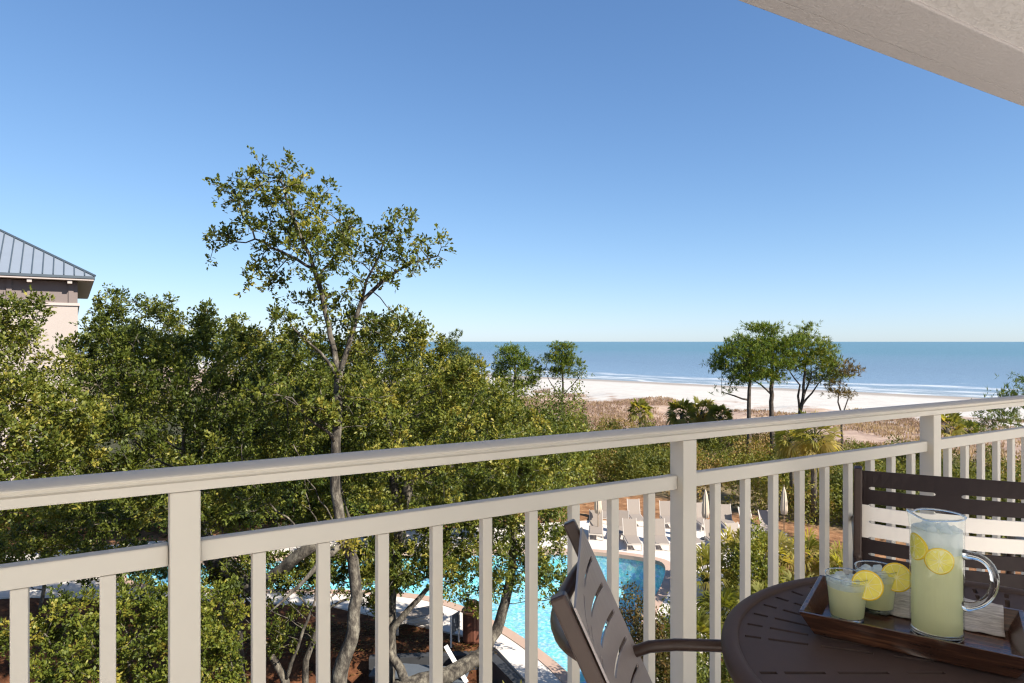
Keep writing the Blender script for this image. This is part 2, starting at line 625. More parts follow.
M['lemonade'] = liquid('cloudy_lemonade', (0.99, 0.91, 0.56), 0.45)
M['ice'] = liquid('melting_ice', (0.80, 0.86, 0.88), 0.5, 0.08)
M['iced'] = liquid('iced_lemonade', (0.84, 0.88, 0.84), 0.5, 0.1)
for mm, tw in ((M['ice'], 0.45), (M['iced'], 0.38), (M['lemonade'], 0.10)):
    nt_ = mm.node_tree
    out_ = nt_.nodes['Material Output']
    src_ = out_.inputs[0].links[0].from_socket
    tp_ = nt_.nodes.new('ShaderNodeBsdfTransparent')
    mx_ = nt_.nodes.new('ShaderNodeMixShader')
    mx_.inputs[0].default_value = tw
    nt_.links.new(src_, mx_.inputs[1])
    nt_.links.new(tp_.outputs[0], mx_.inputs[2])
    nt_.links.new(mx_.outputs[0], out_.inputs[0])
M['rind'] = simple('lemon_rind', (0.95, 0.64, 0.02), 0.4, 0.1, 40, 0.3, 300, 0.0006)
M['pith'] = simple('lemon_pith', (0.97, 0.85, 0.36), 0.6, 0.04, 40)
M['flesh'] = simple('lemon_flesh', (0.98, 0.76, 0.09), 0.25, 0.15, 120, 0.4, 400, 0.0008)


def wood_mat():
    m, nd, lk, p = new_mat('dark_stained_wood')
    nt = m.node_tree
    v = objvec(nt, 3, 40, 40)
    n = noise(nt, 2.0, 7, v, 0.65)
    lk.new(ramp(nt, n.outputs[0], [(0.3, (0.022, 0.011, 0.008)), (0.5, (0.065, 0.028, 0.017)), (0.64, (0.16, 0.068, 0.034)), (0.78, (0.30, 0.14, 0.07))]), p.inputs['Base Color'])
    p.inputs['Roughness'].default_value = 0.22
    p.inputs['Specular IOR Level'].default_value = 0.6
    bump(nt, n.outputs[0], p, 0.15, 0.001)
    return m


M['tray_wood'] = wood_mat()


def napkin_mat():
    m, nd, lk, p = new_mat('striped_linen')
    nt = m.node_tree
    n = noise(nt, 6, 5, objvec(nt, 2, 60, 60), 0.7)
    lk.new(ramp(nt, n.outputs[0], [(0.3, (0.26, 0.24, 0.23)), (0.5, (0.44, 0.41, 0.39)), (0.7, (0.66, 0.62, 0.59))]), p.inputs['Base Color'])
    p.inputs['Roughness'].default_value = 0.95
    bump(nt, n.outputs[0], p, 0.15, 0.0008)
    return m


M['napkin'] = napkin_mat()

# ------------------------------------------------------------------ ground, sea, pool
# outlines in ground coordinates
pool_far = [(120, 566), (230, 560), (330, 556), (430, 554), (500, 552), (560, 552), (600, 552.5), (655, 560)]
pool_right = [(668, 566), (664, 585), (648, 610), (636, 640), (630, 683), (640, 740)]
pool_near = [(604, 735), (580, 687), (545, 655), (500, 625), (450, 602), (400, 593), (330, 591), (230, 591), (130, 588)]
pool_pts = [gp(*p) for p in pool_far+pool_right+pool_near]
deck_pts = [gp(*p) for p in [(-40, 560), (150, 542), (400, 532), (590, 521), (690, 522), (770, 527), (800, 545), (745, 585), (712, 640), (700, 760),
                             (575, 760), (534, 690), (497, 650), (478, 640), (440, 631), (400, 622), (330, 606), (180, 600), (20, 597), (-60, 603)]]


def smooth_closed(pts, k=2):
    for _ in range(k):
        out = []
        n = len(pts)
        for i in range(n):
            a, b = pts[i], pts[(i+1) % n]
            out += [a*0.75+b*0.25, a*0.25+b*0.75]
        pts = out
    return pts


pool_pts = smooth_closed(pool_pts)
deck_arr = np.array([(p.x, p.y) for p in deck_pts])


def inside(px, py, poly):
    res = np.zeros(px.shape, bool)
    j = len(poly)-1
    for i in range(len(poly)):
        xi, yi = poly[i]
        xj, yj = poly[j]
        cond = ((yi > py) != (yj > py)) & (px < (xj-xi)*(py-yi)/(yj-yi+1e-12)+xi)
        res ^= cond
        j = i
    return res


def vnoise(x, y, s, seed=0):
    x = x/s
    y = y/s
    xi, yi = np.floor(x).astype(int), np.floor(y).astype(int)
    fx, fy = x-xi, y-yi

    def h(a, b):
        v = np.sin(a*127.1+b*311.7+seed*74.7)*43758.5453
        return v-np.floor(v)
    u, w = fx*fx*(3-2*fx), fy*fy*(3-2*fy)
    return (h(xi, yi)*(1-u)+h(xi+1, yi)*u)*(1-w)+(h(xi, yi+1)*(1-u)+h(xi+1, yi+1)*u)*w


def terrain(x, y):
    x = np.asarray(x, float)
    y = np.asarray(y, float)
    q = QX*x+QY*y
    z = np.zeros_like(q)-0.02
    dn = 0.15+1.0*(vnoise(x, y, 9, 1)-0.45)+0.5*(vnoise(x, y, 4, 2)-0.5)
    a = np.clip((q-33)/10, 0, 1)
    z = z*(1-a)+dn*a
    b = np.clip((q-92)/60, -0.3, 1.6)
    bz = -0.05-2.05*b+0.12*(vnoise(x, y, 6, 3)-0.5)*np.clip((150-q)/20, 0, 1)
    k = np.clip((q-84)/12, 0, 1)
    z = z*(1-k)+bz*k
    # lower ground between the deck and the hotel
    near = np.clip((18.0-y)/0.5, 0, 1)*(x > -14)
    z = z-0.9*near
    return z


def seg_dist(x, y, poly):
    d = np.full(x.shape, 1e9)
    for i in range(len(poly)):
        a = poly[i]
        b = poly[(i+1) % len(poly)]
        ab = b-a
        t = np.clip(((x-a[0])*ab[0]+(y-a[1])*ab[1])/(ab@ab), 0, 1)
        d = np.minimum(d, np.hypot(x-a[0]-t*ab[0], y-a[1]-t*ab[1]))
    return d


def axis(lo, hi, step, far, grow=1.35):
    a = list(np.arange(lo, hi+.01, step))
    s = step
    v = hi
    while v < far:
        s *= grow
        v += s
        a.append(v)
    s = step
    v = lo
    pre = []
    while v > -far:
        s *= grow
        v -= s
        pre.append(v)
    return np.array(pre[::-1]+a)


gx = axis(-36, 110, 0.75, 16000)
gy = axis(8, 130, 0.75, 16000)
X, Y = np.meshgrid(gx, gy)
Z = terrain(X, Y)
ins = inside(X, Y, deck_arr) & (seg_dist(X, Y, deck_arr) > 1.0)
Z = np.where(ins, -2.2, Z)
b_ = MB()
ny, nx = X.shape
b_.v = [tuple(p) for p in np.stack([X, Y, Z], -1).reshape(-1, 3).tolist()]
b_.f = [(j*nx+i, j*nx+i+1, (j+1)*nx+i+1, (j+1)*nx+i) for j in range(ny-1) for i in range(nx-1)]
me = bpy.data.meshes.new('ground')
me.from_pydata(b_.v, [], b_.f)
me.polygons.foreach_set('use_smooth', [True]*len(me.polygons))
me.materials.append(M['ground'])
ground = bpy.data.objects.new('ground', me)
COL.objects.link(ground)
tag(ground, 'reddish mulch, dry dunes and pale beach sand running down to the sea', 'ground', kind='structure')

# sea sheet
s_ = MB()
qd = Vector((QX, QY, 0)).normalized()
ad_ = Vector((QY, -QX, 0)).normalized()
rows = [140, 152, 165, 180, 200, 240, 320, 500, 900, 2000, 5000, 12000, 30000]
cols = [-30000, -9000, -3000, -1000, -400, -200, -100, 0, 100, 200, 400, 1000, 3000, 9000, 30000]
s_.v = [tuple(qd*r+ad_*c+Vector((0, 0, -2.0))) for r in rows for c in cols]
nc = len(cols)
s_.f = [(r*nc+c, r*nc+c+1, (r+1)*nc+c+1, (r+1)*nc+c) for r in range(len(rows)-1) for c in range(nc-1)]
tag(s_.build('sea_water', M['sea']), 'blue sea with white surf lines reaching the horizon', 'sea', kind='structure')

# deck slab with pool hole
tri = tessellate_polygon([deck_pts, pool_pts])
allp = deck_pts+pool_pts
dk = MB()
dk.v = [(p.x, p.y, 0.03) for p in allp]
dk.f = [tuple(t) for t in tri]
n0 = len(dk.v)
nd_ = len(deck_pts)
dk.v += [(p.x, p.y, -0.25) for p in deck_pts]
dk.f += [(i, (i+1) % nd_, n0+(i+1) % nd_, n0+i) for i in range(nd_)]
tag(dk.build('pool_deck', M['deck']), 'pale concrete deck around the swimming pool', 'deck', kind='structure')
# coping ring
cp = MB()
npp = len(pool_pts)
cen = sum(pool_pts, Vector())/npp
outw = []
for i in range(npp):
    t = (pool_pts[(i+1) % npp]-pool_pts[i-1]).normalized()
    nrm = Vector((t.y, -t.x, 0))
    outw.append(nrm)
area = sum(pool_pts[i].x*pool_pts[(i+1) % npp].y-pool_pts[(i+1) % npp].x*pool_pts[i].y for i in range(npp))
sg = 1 if area > 0 else -1
ring_i = [pool_pts[i]-outw[i]*sg*0.04 for i in range(npp)]
ring_o = [pool_pts[i]+outw[i]*sg*0.30 for i in range(npp)]
cp.v = [(p.x, p.y, -0.10) for p in ring_i]+[(p.x, p.y, 0.05) for p in ring_i]+[(p.x, p.y, 0.05) for p in ring_o]+[(p.x, p.y, 0.0) for p in ring_o]
for i in range(npp):
    j = (i+1) % npp
    for k in range(3):
        cp.f.append((k*npp+i, k*npp+j, (k+1)*npp+j, (k+1)*npp+i))
tag(cp.build('pool_edge_path', M['coping']), 'narrow pinkish coping around the pool edge', 'coping', kind='structure')
# basin
bs = MB()
bs.v = [(p.x, p.y, 0.0) for p in pool_pts]+[(p.x, p.y, -1.25) for p in pool_pts]
bs.f = [(i, (i+1) % npp, npp+(i+1) % npp, npp+i) for i in range(npp)]
bs.f += [tuple(npp+k for k in t) for t in tessellate_polygon([pool_pts])]
tag(bs.build('pool_floor', M['pool_tile']), 'turquoise tiled floor and sides of the swimming pool', 'pool', kind='structure')
pw = MB()
pw.v = [(p.x, p.y, -0.10) for p in pool_pts]
pw.f = [tuple(t) for t in tessellate_polygon([pool_pts])]
tag(pw.build('pool_water', M['pool_water']), 'clear turquoise water of the swimming pool', 'pool water', kind='structure')

# retaining wall along the near deck edge
rw_pts = [gp(*p) for p in [(578, 775), (536, 694), (492, 650.5), (440, 652), (370, 655)]]
rw = MB()
for i in range(len(rw_pts)-1):
    a, b = rw_pts[i], rw_pts[i+1]
    t = (b-a).normalized()
    nn = Vector((t.y, -t.x, 0))
    if nn.y > 0:
        nn = -nn
    rw.prism([a-t*0.0+Vector((0, 0, -1.3)), b+Vector((0, 0, -1.3)), b+nn*0.25+Vector((0, 0, -1.3)), a+nn*0.25+Vector((0, 0, -1.3))], (0, 0, 1.31))
o = rw.build('retaining_wall', M['dark'])
tag(o, 'dark stone retaining wall holding the near edge of the pool deck', 'wall')

# ------------------------------------------------------------------ own hotel: balcony slab, soffit, added bounce wall
RX = Matrix.Rotation(TH, 4, 'Z')
hotel = thing('hotel_balcony', (0, 0, ZF), 'beige stucco balcony ceiling overhanging the upper right corner', 'balcony', rz=TH)
MB().box((3.0, -2.4, -0.11), (20, 8.4, 0.22)).build('balcony_floor', M['floor'], hotel)
SB = -2.1                                    # rear edge of the ceiling
MB().box((6.48, (SB+1.39)/2, 1.34+1.275+0.15), (15, 1.39-SB, 0.30)).build('ceiling', M['stucco'], hotel)
MB().box((6.48, 1.515, 1.34+1.262+0.15), (15, 0.25, 0.30)).build('ceiling_beam', M['stucco_smooth'], hotel, bevel=0.006)
MB().box((6.48, 1.683, 1.34+1.268+0.14), (15, 0.08, 0.28)).build('drip_edge', M['stucco_smooth'], hotel, bevel=0.006)
MB().box((-1.15, -2.6, 1.6), (0.2, 7.8, 3.2)).build('bounce_wall', M['bounce_white'], hotel)  # unseen wall added to bounce sunlight onto the railing

# ------------------------------------------------------------------ balcony railing
D = 1.62
rail = thing('balcony_railing', (0, 0, ZF), 'beige painted metal railing running along the balcony edge', 'railing', rz=TH)
T0, T1 = -1.25, 6.08
tl = (T1+T0)/2
prof = []
for sgn in (1, -1):
    half = [(0.0, 1.0672), (0.012, 1.0662), (0.024, 1.0638), (0.034, 1.0605), (0.0405, 1.0572), (0.0430, 1.0545), (0.0430, 1.0530), (0.0405, 1.0508), (0.0310, 1.0492), (0.0280, 1.0462), (0.0285, 1.0420), (0.0335, 1.0385), (0.0335, 1.021), (0.032, 1.019), (0.0, 1.019)]
    prof += [(sgn*n_, z_) for n_, z_ in (half if sgn == 1 else half[::-1][1:-1])]
tr_ = MB()
tr_.v = [(x, D+n_, z_) for x in (T0, T1) for n_, z_ in prof]
kk = len(prof)
tr_.f = [(i, (i+1) % kk, kk+(i+1) % kk, kk+i) for i in range(kk)]+[tuple(range(kk)), tuple(range(kk, 2*kk))]
tr_.build('top_rail', M['rail'], rail)
posts = [0.118-1.487, 0.118, 1.602, 3.093, 4.58, 6.07]
for a, b in zip(posts[:-1], posts[1:]):
    L = b-a-0.060-0.002
    c = (a+b)/2
    MB().box((c, D+0.011, 0.8785), (L, 0.034, 0.046)).build('mid_rail', M['rail'], rail, bevel=0.004)
    MB().box((c, D+0.011, 0.105), (L, 0.034, 0.046)).build('bottom_rail', M['rail'], rail, bevel=0.004)
    for k in range(1, 10):
        x = a+(b-a)*k/10
        MB().box((x+0.006, D+0.006, 0.4917), (0.0295, 0.0250, 0.7275)).build('baluster', M['rail'], rail, bevel=0.002)
for x in posts:
    MB().box((x, D, 0.5088), (0.060, 0.062, 1.018)).build('post', M['rail'], rail, bevel=0.003)

# ------------------------------------------------------------------ patio table
TC = Vector((0.94, 1.25, ZF))
TR, TZ = 0.524, 0.72
tab = thing('patio_table', TC, 'round dark brown metal patio table with radial slots and raised rim', 'table')


def tabletop():
    # flat disc cut by radial slots: polar grid with cells left out
    bm = MB()
    slots = []
    a_list = []
    for sec in range(4):
        for k in range(-3, 4):
            a_list.append(R(sec*90+47+k*7.9))
        a_list.append(R(sec*90))
    a_list = sorted(x % (2*math.pi) for x in a_list)
    hw = 0.0048
    tiers = [(0.13, 0.20), (0.235, 0.33), (0.353, 0.430), (0.444, 0.476)]
    rs = sorted(set([0.0, 0.05]+[r for t in tiers for r in t]+[0.492]))
    NA = 768
    # angular samples: per slot two edges (varying with radius) handled as parallel slots
    nslot = len(a_list)
    cols_ = []
    for i, a in enumerate(a_list):
        cols_.append(('L', a))
        cols_.append(('R', a))
        nxt = a_list[(i+1) % nslot]+(2*math.pi if i == nslot-1 else 0)
        for k in range(1, 4):
            cols_.append(('M', a+(nxt-a)*k/4))
    vs_ = []
    nR = len(rs)
    for kind, a in cols_:
        for r in rs:
            rr = max(r, 0.02)
            da = math.asin(min(0.9, hw/rr)) if rr > 0.1 else 0.002
            if r < 0.1:
                aa = a-(0.001 if kind == 'L' else 0)+(0.001 if kind == 'R' else 0)
            else:
                aa = a-da if kind == 'L' else a+da if kind == 'R' else a
            vs_.append((rr*math.cos(aa), rr*math.sin(aa), TZ))
    fs = []
    nC = len(cols_)
    for c in range(nC):
        c2 = (c+1) % nC
        for i in range(nR-1):
            if cols_[c][0] == 'L' and any(abs(rs[i]-t[0]) < 1e-6 for t in tiers):
                continue
            fs.append((c*nR+i, c2*nR+i, c2*nR+i+1, c*nR+i+1))
    bm.add(vs_, fs)
    o = bm.build('tabletop', M['table_metal'], tab)
    s = o.modifiers.new('solid', 'SOLIDIFY')
    s.thickness = 0.022
    s.offset = 1.0 if o.data.polygons[0].normal.z < 0 else -1.0
    return o


tabletop()
MB().lathe([(0.488, TZ-0.006), (0.490, TZ+0.0045), (0.494, TZ+0.007), (0.503, TZ+0.0085), (0.514, TZ+0.007), (0.522, TZ+0.001), (0.524, TZ-0.008), (0.522, TZ-0.022), (0.514, TZ-0.034), (0.503, TZ-0.036), (0.496, TZ-0.030), (0.490, TZ-0.012)], 128).build('rim', M['table_metal'], tab, smooth=True)
MB().lathe([(0.0, TZ+0.0045), (0.024, TZ+0.0045), (0.027, TZ+0.003), (0.027, TZ-0.002)], 32).build('umbrella_hole_cap', M['brown_metal'], tab, smooth=True)
for k in range(4):
    a = R(45+90*k)
    ca, sa = math.cos(a), math.sin(a)
    MB().tube([(0.46*ca, 0.46*sa, TZ-0.03), (0.44*ca, 0.44*sa, 0.5), (0.40*ca, 0.40*sa, 0.25), (0.45*ca, 0.45*sa, 0.0)], 0.019, 10).build('leg', M['brown_frame'], tab, smooth=True)
MB().lathe([(0.39, 0.235), (0.40, 0.245), (0.41, 0.235), (0.40, 0.225), (0.39, 0.235)], 64).build('leg_ring', M['brown_frame'], tab, smooth=True)


# ------------------------------------------------------------------ patio chairs (local: +x faces the sitter's front, y across)
def back_sheet(W, z0, z1, nsl, lean, bulge, x_top, gap, margin, spine, rows=None, cut=False):
    """curved sheet with two columns of round ended slots per gap; rows counted from the top"""
    pitch = (z1-z0)/nsl
    us = [-W/2, -W/2+margin, -spine/2, spine/2, W/2-margin, W/2]
    sub = []
    for i in range(5):
        fr_ = (0, .008, .02, .04, .065, .2, .35, .5, .65, .8, .935, .96, .98, .992) if i in (1, 3) else (0, .33, .67)
        for j in fr_:
            sub.append((us[i]+(us[i+1]-us[i])*j, i, j))
    sub.append((W/2, 4, 0))

    def halfgap(u):
        for (p, q) in ((us[1], us[2]), (us[3], us[4])):
            if p <= u <= q:
                e = min(u-p, q-u)/(gap*0.9)
                return gap/2*math.sqrt(max(0, 1-(1-min(1, e))**2))
        return 0.0

    def P(u, z):
        x = x_top+(z1-z)*math.tan(lean)-bulge*(1-(2*u/W)**2)*min(1, (z1-z)/0.16)**0.8
        return (x, u, z)
    mb = MB()
    for r in range(nsl):
        if rows is not None and r not in rows:
            continue
        zt, zb = z1-r*pitch, z1-(r+1)*pitch
        for j in range(len(sub)-1):
            u0, u1 = sub[j][0], sub[j+1][0]
            t0, t1 = (halfgap(u0), halfgap(u1)) if r else (0, 0)
            b0, b1 = (halfgap(u0), halfgap(u1)) if r < nsl-1 else (0, 0)
            mb.add([P(u0, zt-t0), P(u1, zt-t1), P(u1, zb+b1), P(u0, zb+b0)], [(0, 1, 2, 3)])
    return mb


def make_chair(name, loc, rz, label, W, top, cream, sheet_mat, lean, pitch, gap, bulge, margin, armz):
    root = thing(name, loc, label, 'chair', 'brown metal patio chairs at the table', rz)
    nsl = 6
    z1, z0 = top-0.004, top-0.004-pitch*nsl
    SW = W+0.024

    def sheet(name_, rows, m):
        o = back_sheet(SW, z0, z1, nsl, lean, bulge, 0.022, gap, margin, 0.07 if cream else 0.045, rows).build(name_, m, root)
        s_ = o.modifiers.new('solid', 'SOLIDIFY')
        s_.thickness = 0.004
        s_.offset = 0
        return o
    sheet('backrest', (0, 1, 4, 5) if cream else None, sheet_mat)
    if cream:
        for r in (2, 3):  # two middle rows built apart in a cream colour
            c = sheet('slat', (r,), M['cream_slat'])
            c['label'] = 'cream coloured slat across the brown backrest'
    tl_ = math.tan(lean)
    zs_ = 0.44
    xb = (top-zs_)*tl_*0.82
    for sgn in (-1, 1):
        y = sgn*(W/2)
        A = Vector((-0.008, y, top+0.012))
        B = Vector(((top-0.60)*tl_, y, 0.60))
        Cc = Vector((xb, y, zs_-0.03))
        ax = (B-A).normalized()
        nrm = Vector((0, 1, 0)).cross(ax).normalized()
        m = Matrix((ax, Vector((0, 1, 0)), nrm)).transposed()
        MB().box((A+B)/2, ((B-A).length, 0.026, 0.030), m).build('back_post', M['brown_frame'], root, bevel=0.005)
        MB().tube([B-ax*0.01, Cc, Vector((xb-0.02, y, 0.30)), Vector((xb-0.12, y, 0.0))], 0.015, 8).build('leg', M['brown_frame'], root, smooth=True)
        MB().tube([Vector((xb+0.44, y, zs_-0.04)), Vector((xb+0.45, y, 0.2)), Vector((xb+0.47, y, 0.0))], 0.015, 8).build('leg', M['brown_frame'], root, smooth=True)
        xa = (top-armz)*tl_
        pts = [Vector((xa-0.005, y, armz-0.045)), Vector((xa+0.02, y, armz-0.024)), Vector((xa+0.06, y, armz-0.008)), Vector((xa+0.12, y, armz)), Vector((xa+0.25, y, armz+0.004)), Vector((xa+0.38, y, armz)), Vector((xa+0.435, y, armz-0.02)), Vector((xa+0.455, y, armz-0.07)), Vector((xb+0.445, y, zs_-0.04))]
        MB().tube(pts, 0.0140, 12).build('arm', M['brown_frame'], root, smooth=True)
        MB().tube([Vector((xb-0.01, sgn*(W/2-0.004), zs_-0.03)), Vector((xb+0.45, sgn*(W/2-0.004), zs_-0.03))], 0.012, 8).build('seat_frame', M['brown_frame'], root, smooth=True)
    # bowed brace behind the back
    if not cream:
        zc = top-0.085
        MB().tube([((top-zc)*tl_-0.006-0.052*(1-u*u), u*W/2, zc-0.03*(1-u*u)) for u in [-1+k/6 for k in range(13)]], 0.016, 10).build('back_brace', M['brown_frame'], root, smooth=True)
    n = 9
    for i in range(n):
        x0 = xb-0.01+i*0.053
        MB().box((x0+0.02, 0, zs_-0.012-0.012*math.sin(i/(n-1)*math.pi)), (0.042, W-0.03, 0.006)).build('seat_slat', M['brown_metal'], root)
    return root


# left chair: back top ends at (562,600) and (572,525)
a = at(562, 600, 1.14)
b = at(572, 525, 1.606)
ctr = (a+b)/2
wdir = (b-a)
wdir.z = 0
make_chair('patio_chair', (ctr.x, ctr.y, ZF), math.atan2(wdir.y, wdir.x)-math.pi/2, 'brown patio chair seen edge-on at the left side of the round table', wdir.length, 0.895, False, M['slat_sheen'], R(24.5), 0.062, 0.0095, 0.040, 0.028, 0.625)
# right chair: left post (857,470), direction to the right
a = at(858, 473, 2.26)
du = Vector((0.41, -0.2, 0)).normalized()
W2 = 0.52
ctr = a+du*W2/2
rz2 = math.atan2(-du.y, -du.x)-math.pi/2
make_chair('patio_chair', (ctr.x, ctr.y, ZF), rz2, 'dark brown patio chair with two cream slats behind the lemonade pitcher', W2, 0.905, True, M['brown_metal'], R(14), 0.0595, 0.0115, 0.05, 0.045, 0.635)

# ------------------------------------------------------------------ tray and what stands on it
U = Vector((0.835, -0.55, 0)).normalized()
V = Vector((-U.y, U.x, 0))
TO = Vector((0.613, 1.402, ZF+TZ+0.0035))-U*0.010-V*0.007
rzt = math.atan2(U.y, U.x)
tray = thing('serving_tray', TO, 'dark stained wooden serving tray with flared sides on the round table', 'tray', rz=rzt)
TL, TW, TH_ = 0.395, 0.268, 0.050
ins_ = 0.026
MB().box((TL/2, TW/2, 0.005), (TL-2*ins_, TW-2*ins_, 0.010)).build('tray_base', M['tray_wood'], tray, bevel=0.001)


def flare(p0, p1, q0, q1, th):      # bottom edge p0-p1, top edge q0-q1, thickness vector th
    mb = MB()
    th = Vector(th)
    p0, p1, q0, q1 = map(Vector, (p0, p1, q0, q1))
    mb.prism([p0, p1, q1, q0], th)
    return mb


zb, zt_ = 0.0, TH_
i_ = ins_
flare((i_, i_, zb), (TL-i_, i_, zb), (0, 0, zt_), (TL, 0, zt_), (0, 0.0085, 0)).build('front_side', M['tray_wood'], tray, bevel=0.0015)
flare((i_, TW-i_, zb), (TL-i_, TW-i_, zb), (0, TW, zt_), (TL, TW, zt_), (0, -0.0085, 0)).build('back_side', M['tray_wood'], tray, bevel=0.0015)
flare((i_, i_+0.009, zb), (i_, TW-i_-0.009, zb), (0, 0.009, zt_), (0, TW-0.009, zt_), (0.0085, 0, 0)).build('end_side', M['tray_wood'], tray, bevel=0.0015)
flare((TL-i_, i_+0.009, zb), (TL-i_, TW-i_-0.009, zb), (TL, 0.009, zt_), (TL, TW-0.009, zt_), (-0.0085, 0, 0)).build('end_side', M['tray_wood'], tray, bevel=0.0015)


def on_tray(u, v, z=0.0105):
    return TO+U*u+V*v+Vector((0, 0, z))


# napkin: runs over the back wall of the tray
nk = MB()
prof = [(0.192, 0.0130), (0.21, 0.0135), (0.228, 0.0150), (0.236, 0.030), (0.244, 0.0460), (0.250, 0.0535), (0.258, 0.0550), (0.268, 0.0525), (0.274, 0.046), (0.276, 0.038)]
rn = random.Random(3)
NU = 26
for i in range(NU+1):
    u = 0.135+0.225*i/NU
    for (v, z) in prof:
        uu = u
        nk.v.append((uu, v+0.0012*math.sin(i*0.9), z+0.0009*math.sin(i*1.3+v*60)))
n = len(prof)
nk.f = [(i*n+j, (i+1)*n+j, (i+1)*n+j+1, i*n+j+1) for i in range(NU) for j in range(n-1)]
o = nk.build('napkin', M['napkin'], smooth=True)
o.location = TO
o.rotation_euler = (0, 0, rzt)
sm = o.modifiers.new('solid', 'SOLIDIFY')
sm.thickness = 0.0022
sm.offset = 0
tag(o, 'grey striped linen napkin draped over the back side of the wooden tray', 'napkin')

# pitcher
PC = on_tray(0.247, 0.1425)-U*0.004-V*0.0105
pit = thing('glass_pitcher', PC, 'tall clear glass pitcher of cloudy lemonade with thick loop handle', 'pitcher', rz=0)
PR, PH = 0.0485, 0.249
sp_a = math.atan2(0.15, -1.0)         # spout direction (left)


def lipf(a):
    d = math.atan2(math.sin(a-sp_a), math.cos(a-sp_a))
    return math.exp(-(d/0.42)**2)


mb = MB()
prof = [(0.0, 0.000), (PR-0.004, 0.000), (PR, 0.004), (PR, 0.03), (PR, 0.10), (PR, 0.17), (PR, 0.213), (PR+0.0005, 0.232), (PR+0.001, PH)]
NS = 72
vs_ = []
for k in range(NS):
    a = 2*math.pi*k/NS
    l = lipf(a)
    for i, (r, z) in enumerate(prof):
        w = max(0, (z-0.205)/(PH-0.205))
        rr = r+0.006*l*w**1.5
        zz = z+(0.006*l-0.0035*math.exp(-((abs(math.atan2(math.sin(a-sp_a), math.cos(a-sp_a)))-0.8)/0.4)**2))*w
        vs_.append((rr*math.cos(a), rr*math.sin(a), zz))
n = len(prof)
fs = [(k*n+i, ((k+1) % NS)*n+i, ((k+1) % NS)*n+i+1, k*n+i+1) for k in range(NS) for i in range(n-1)]
mb.add(vs_, fs)
mb.build('pitcher_wall', M['glass'], pit, smooth=True)
rim = []
for k in range(NS+1):
    a = 2*math.pi*k/NS
    l = lipf(a)
    rr = PR+0.001+0.006*l
    zz = PH+0.006*l-0.0035*math.exp(-((abs(math.atan2(math.sin(a-sp_a), math.cos(a-sp_a)))-0.8)/0.4)**2)
    rim.append((rr*math.cos(a), rr*math.sin(a), zz))
MB().tube(rim, 0.0021, 8, cap=False).build('rim', M['solid_glass'], pit, smooth=True)
MB().lathe([(0.0, 0.0008), (PR-0.005, 0.0008), (PR-0.0012, 0.004), (PR-0.0012, 0.011), (PR-0.006, 0.0135), (0.0, 0.0135)], 64).build('pitcher_base', M['solid_glass'], pit, smooth=True)
ha = math.atan2(-1.0, 1.0)           # handle towards the right, a little to the viewer
hx, hy = math.cos(ha), math.sin(ha)
hp = []
for k in range(17):
    s = k/16
    ang = math.pi/2-s*math.pi*1.02
    rr = PR-0.002+0.052*math.cos(ang)**0.8 if math.cos(ang) > 0 else PR-0.002
    zz = 0.125+0.052*math.sin(ang)+0.012*math.cos(ang)
    hp.append((rr*hx, rr*hy, zz))
hr = [0.0110 if k == 0 else 0.0078 if k < 14 else 0.0078+0.0014*(k-14) for k in range(17)]
MB().tube(hp, hr, 14).build('handle', M['solid_glass'], pit, smooth=True)
MB().lathe([(0.0, 0.0140), (PR-0.0075, 0.0140), (PR-0.0032, 0.0160), (PR-0.0032, 0.090), (PR-0.0032, 0.176), (0.0, 0.176)], 64).build('lemonade', M['lemonade'], pit, smooth=False)

MB().lathe([(0.0, 0.1762), (PR-0.0032, 0.1762), (PR-0.0032, 0.221), (0.0, 0.221)], 64).build('iced_water', M['iced'], pit)
rng = random.Random(11)


def ice_cube(loc, s, label, seed):
    r_ = random.Random(seed)
    mb = MB()
    m = Matrix.Rotation(r_.uniform(0, 3), 3, 'X') @ Matrix.Rotation(r_.uniform(0, 3), 3, 'Z') @ Matrix.Rotation(r_.uniform(0, 3), 3, 'Y')
    mb.box((0, 0, 0), (s, s*0.9, s*0.8), m)
    o = mb.build('ice_cube', M['ice'], smooth=True, bevel=s*0.22, bseg=3)
    o.location = loc
    tag(o, label, 'ice cube', label.split(' cube')[0]+' cubes')
    return o


k = 0
for z, cnt, rr in ((0.218, 6, 0.028), (0.222, 2, 0.010)):
    for i in range(cnt):
        a = 2*math.pi*(i+0.3*z*100)/cnt
        ice_cube(PC+Vector((rr*math.cos(a), rr*math.sin(a), z)), 0.023, 'clear ice cube floating at the top of the pitcher', k)
        k += 1


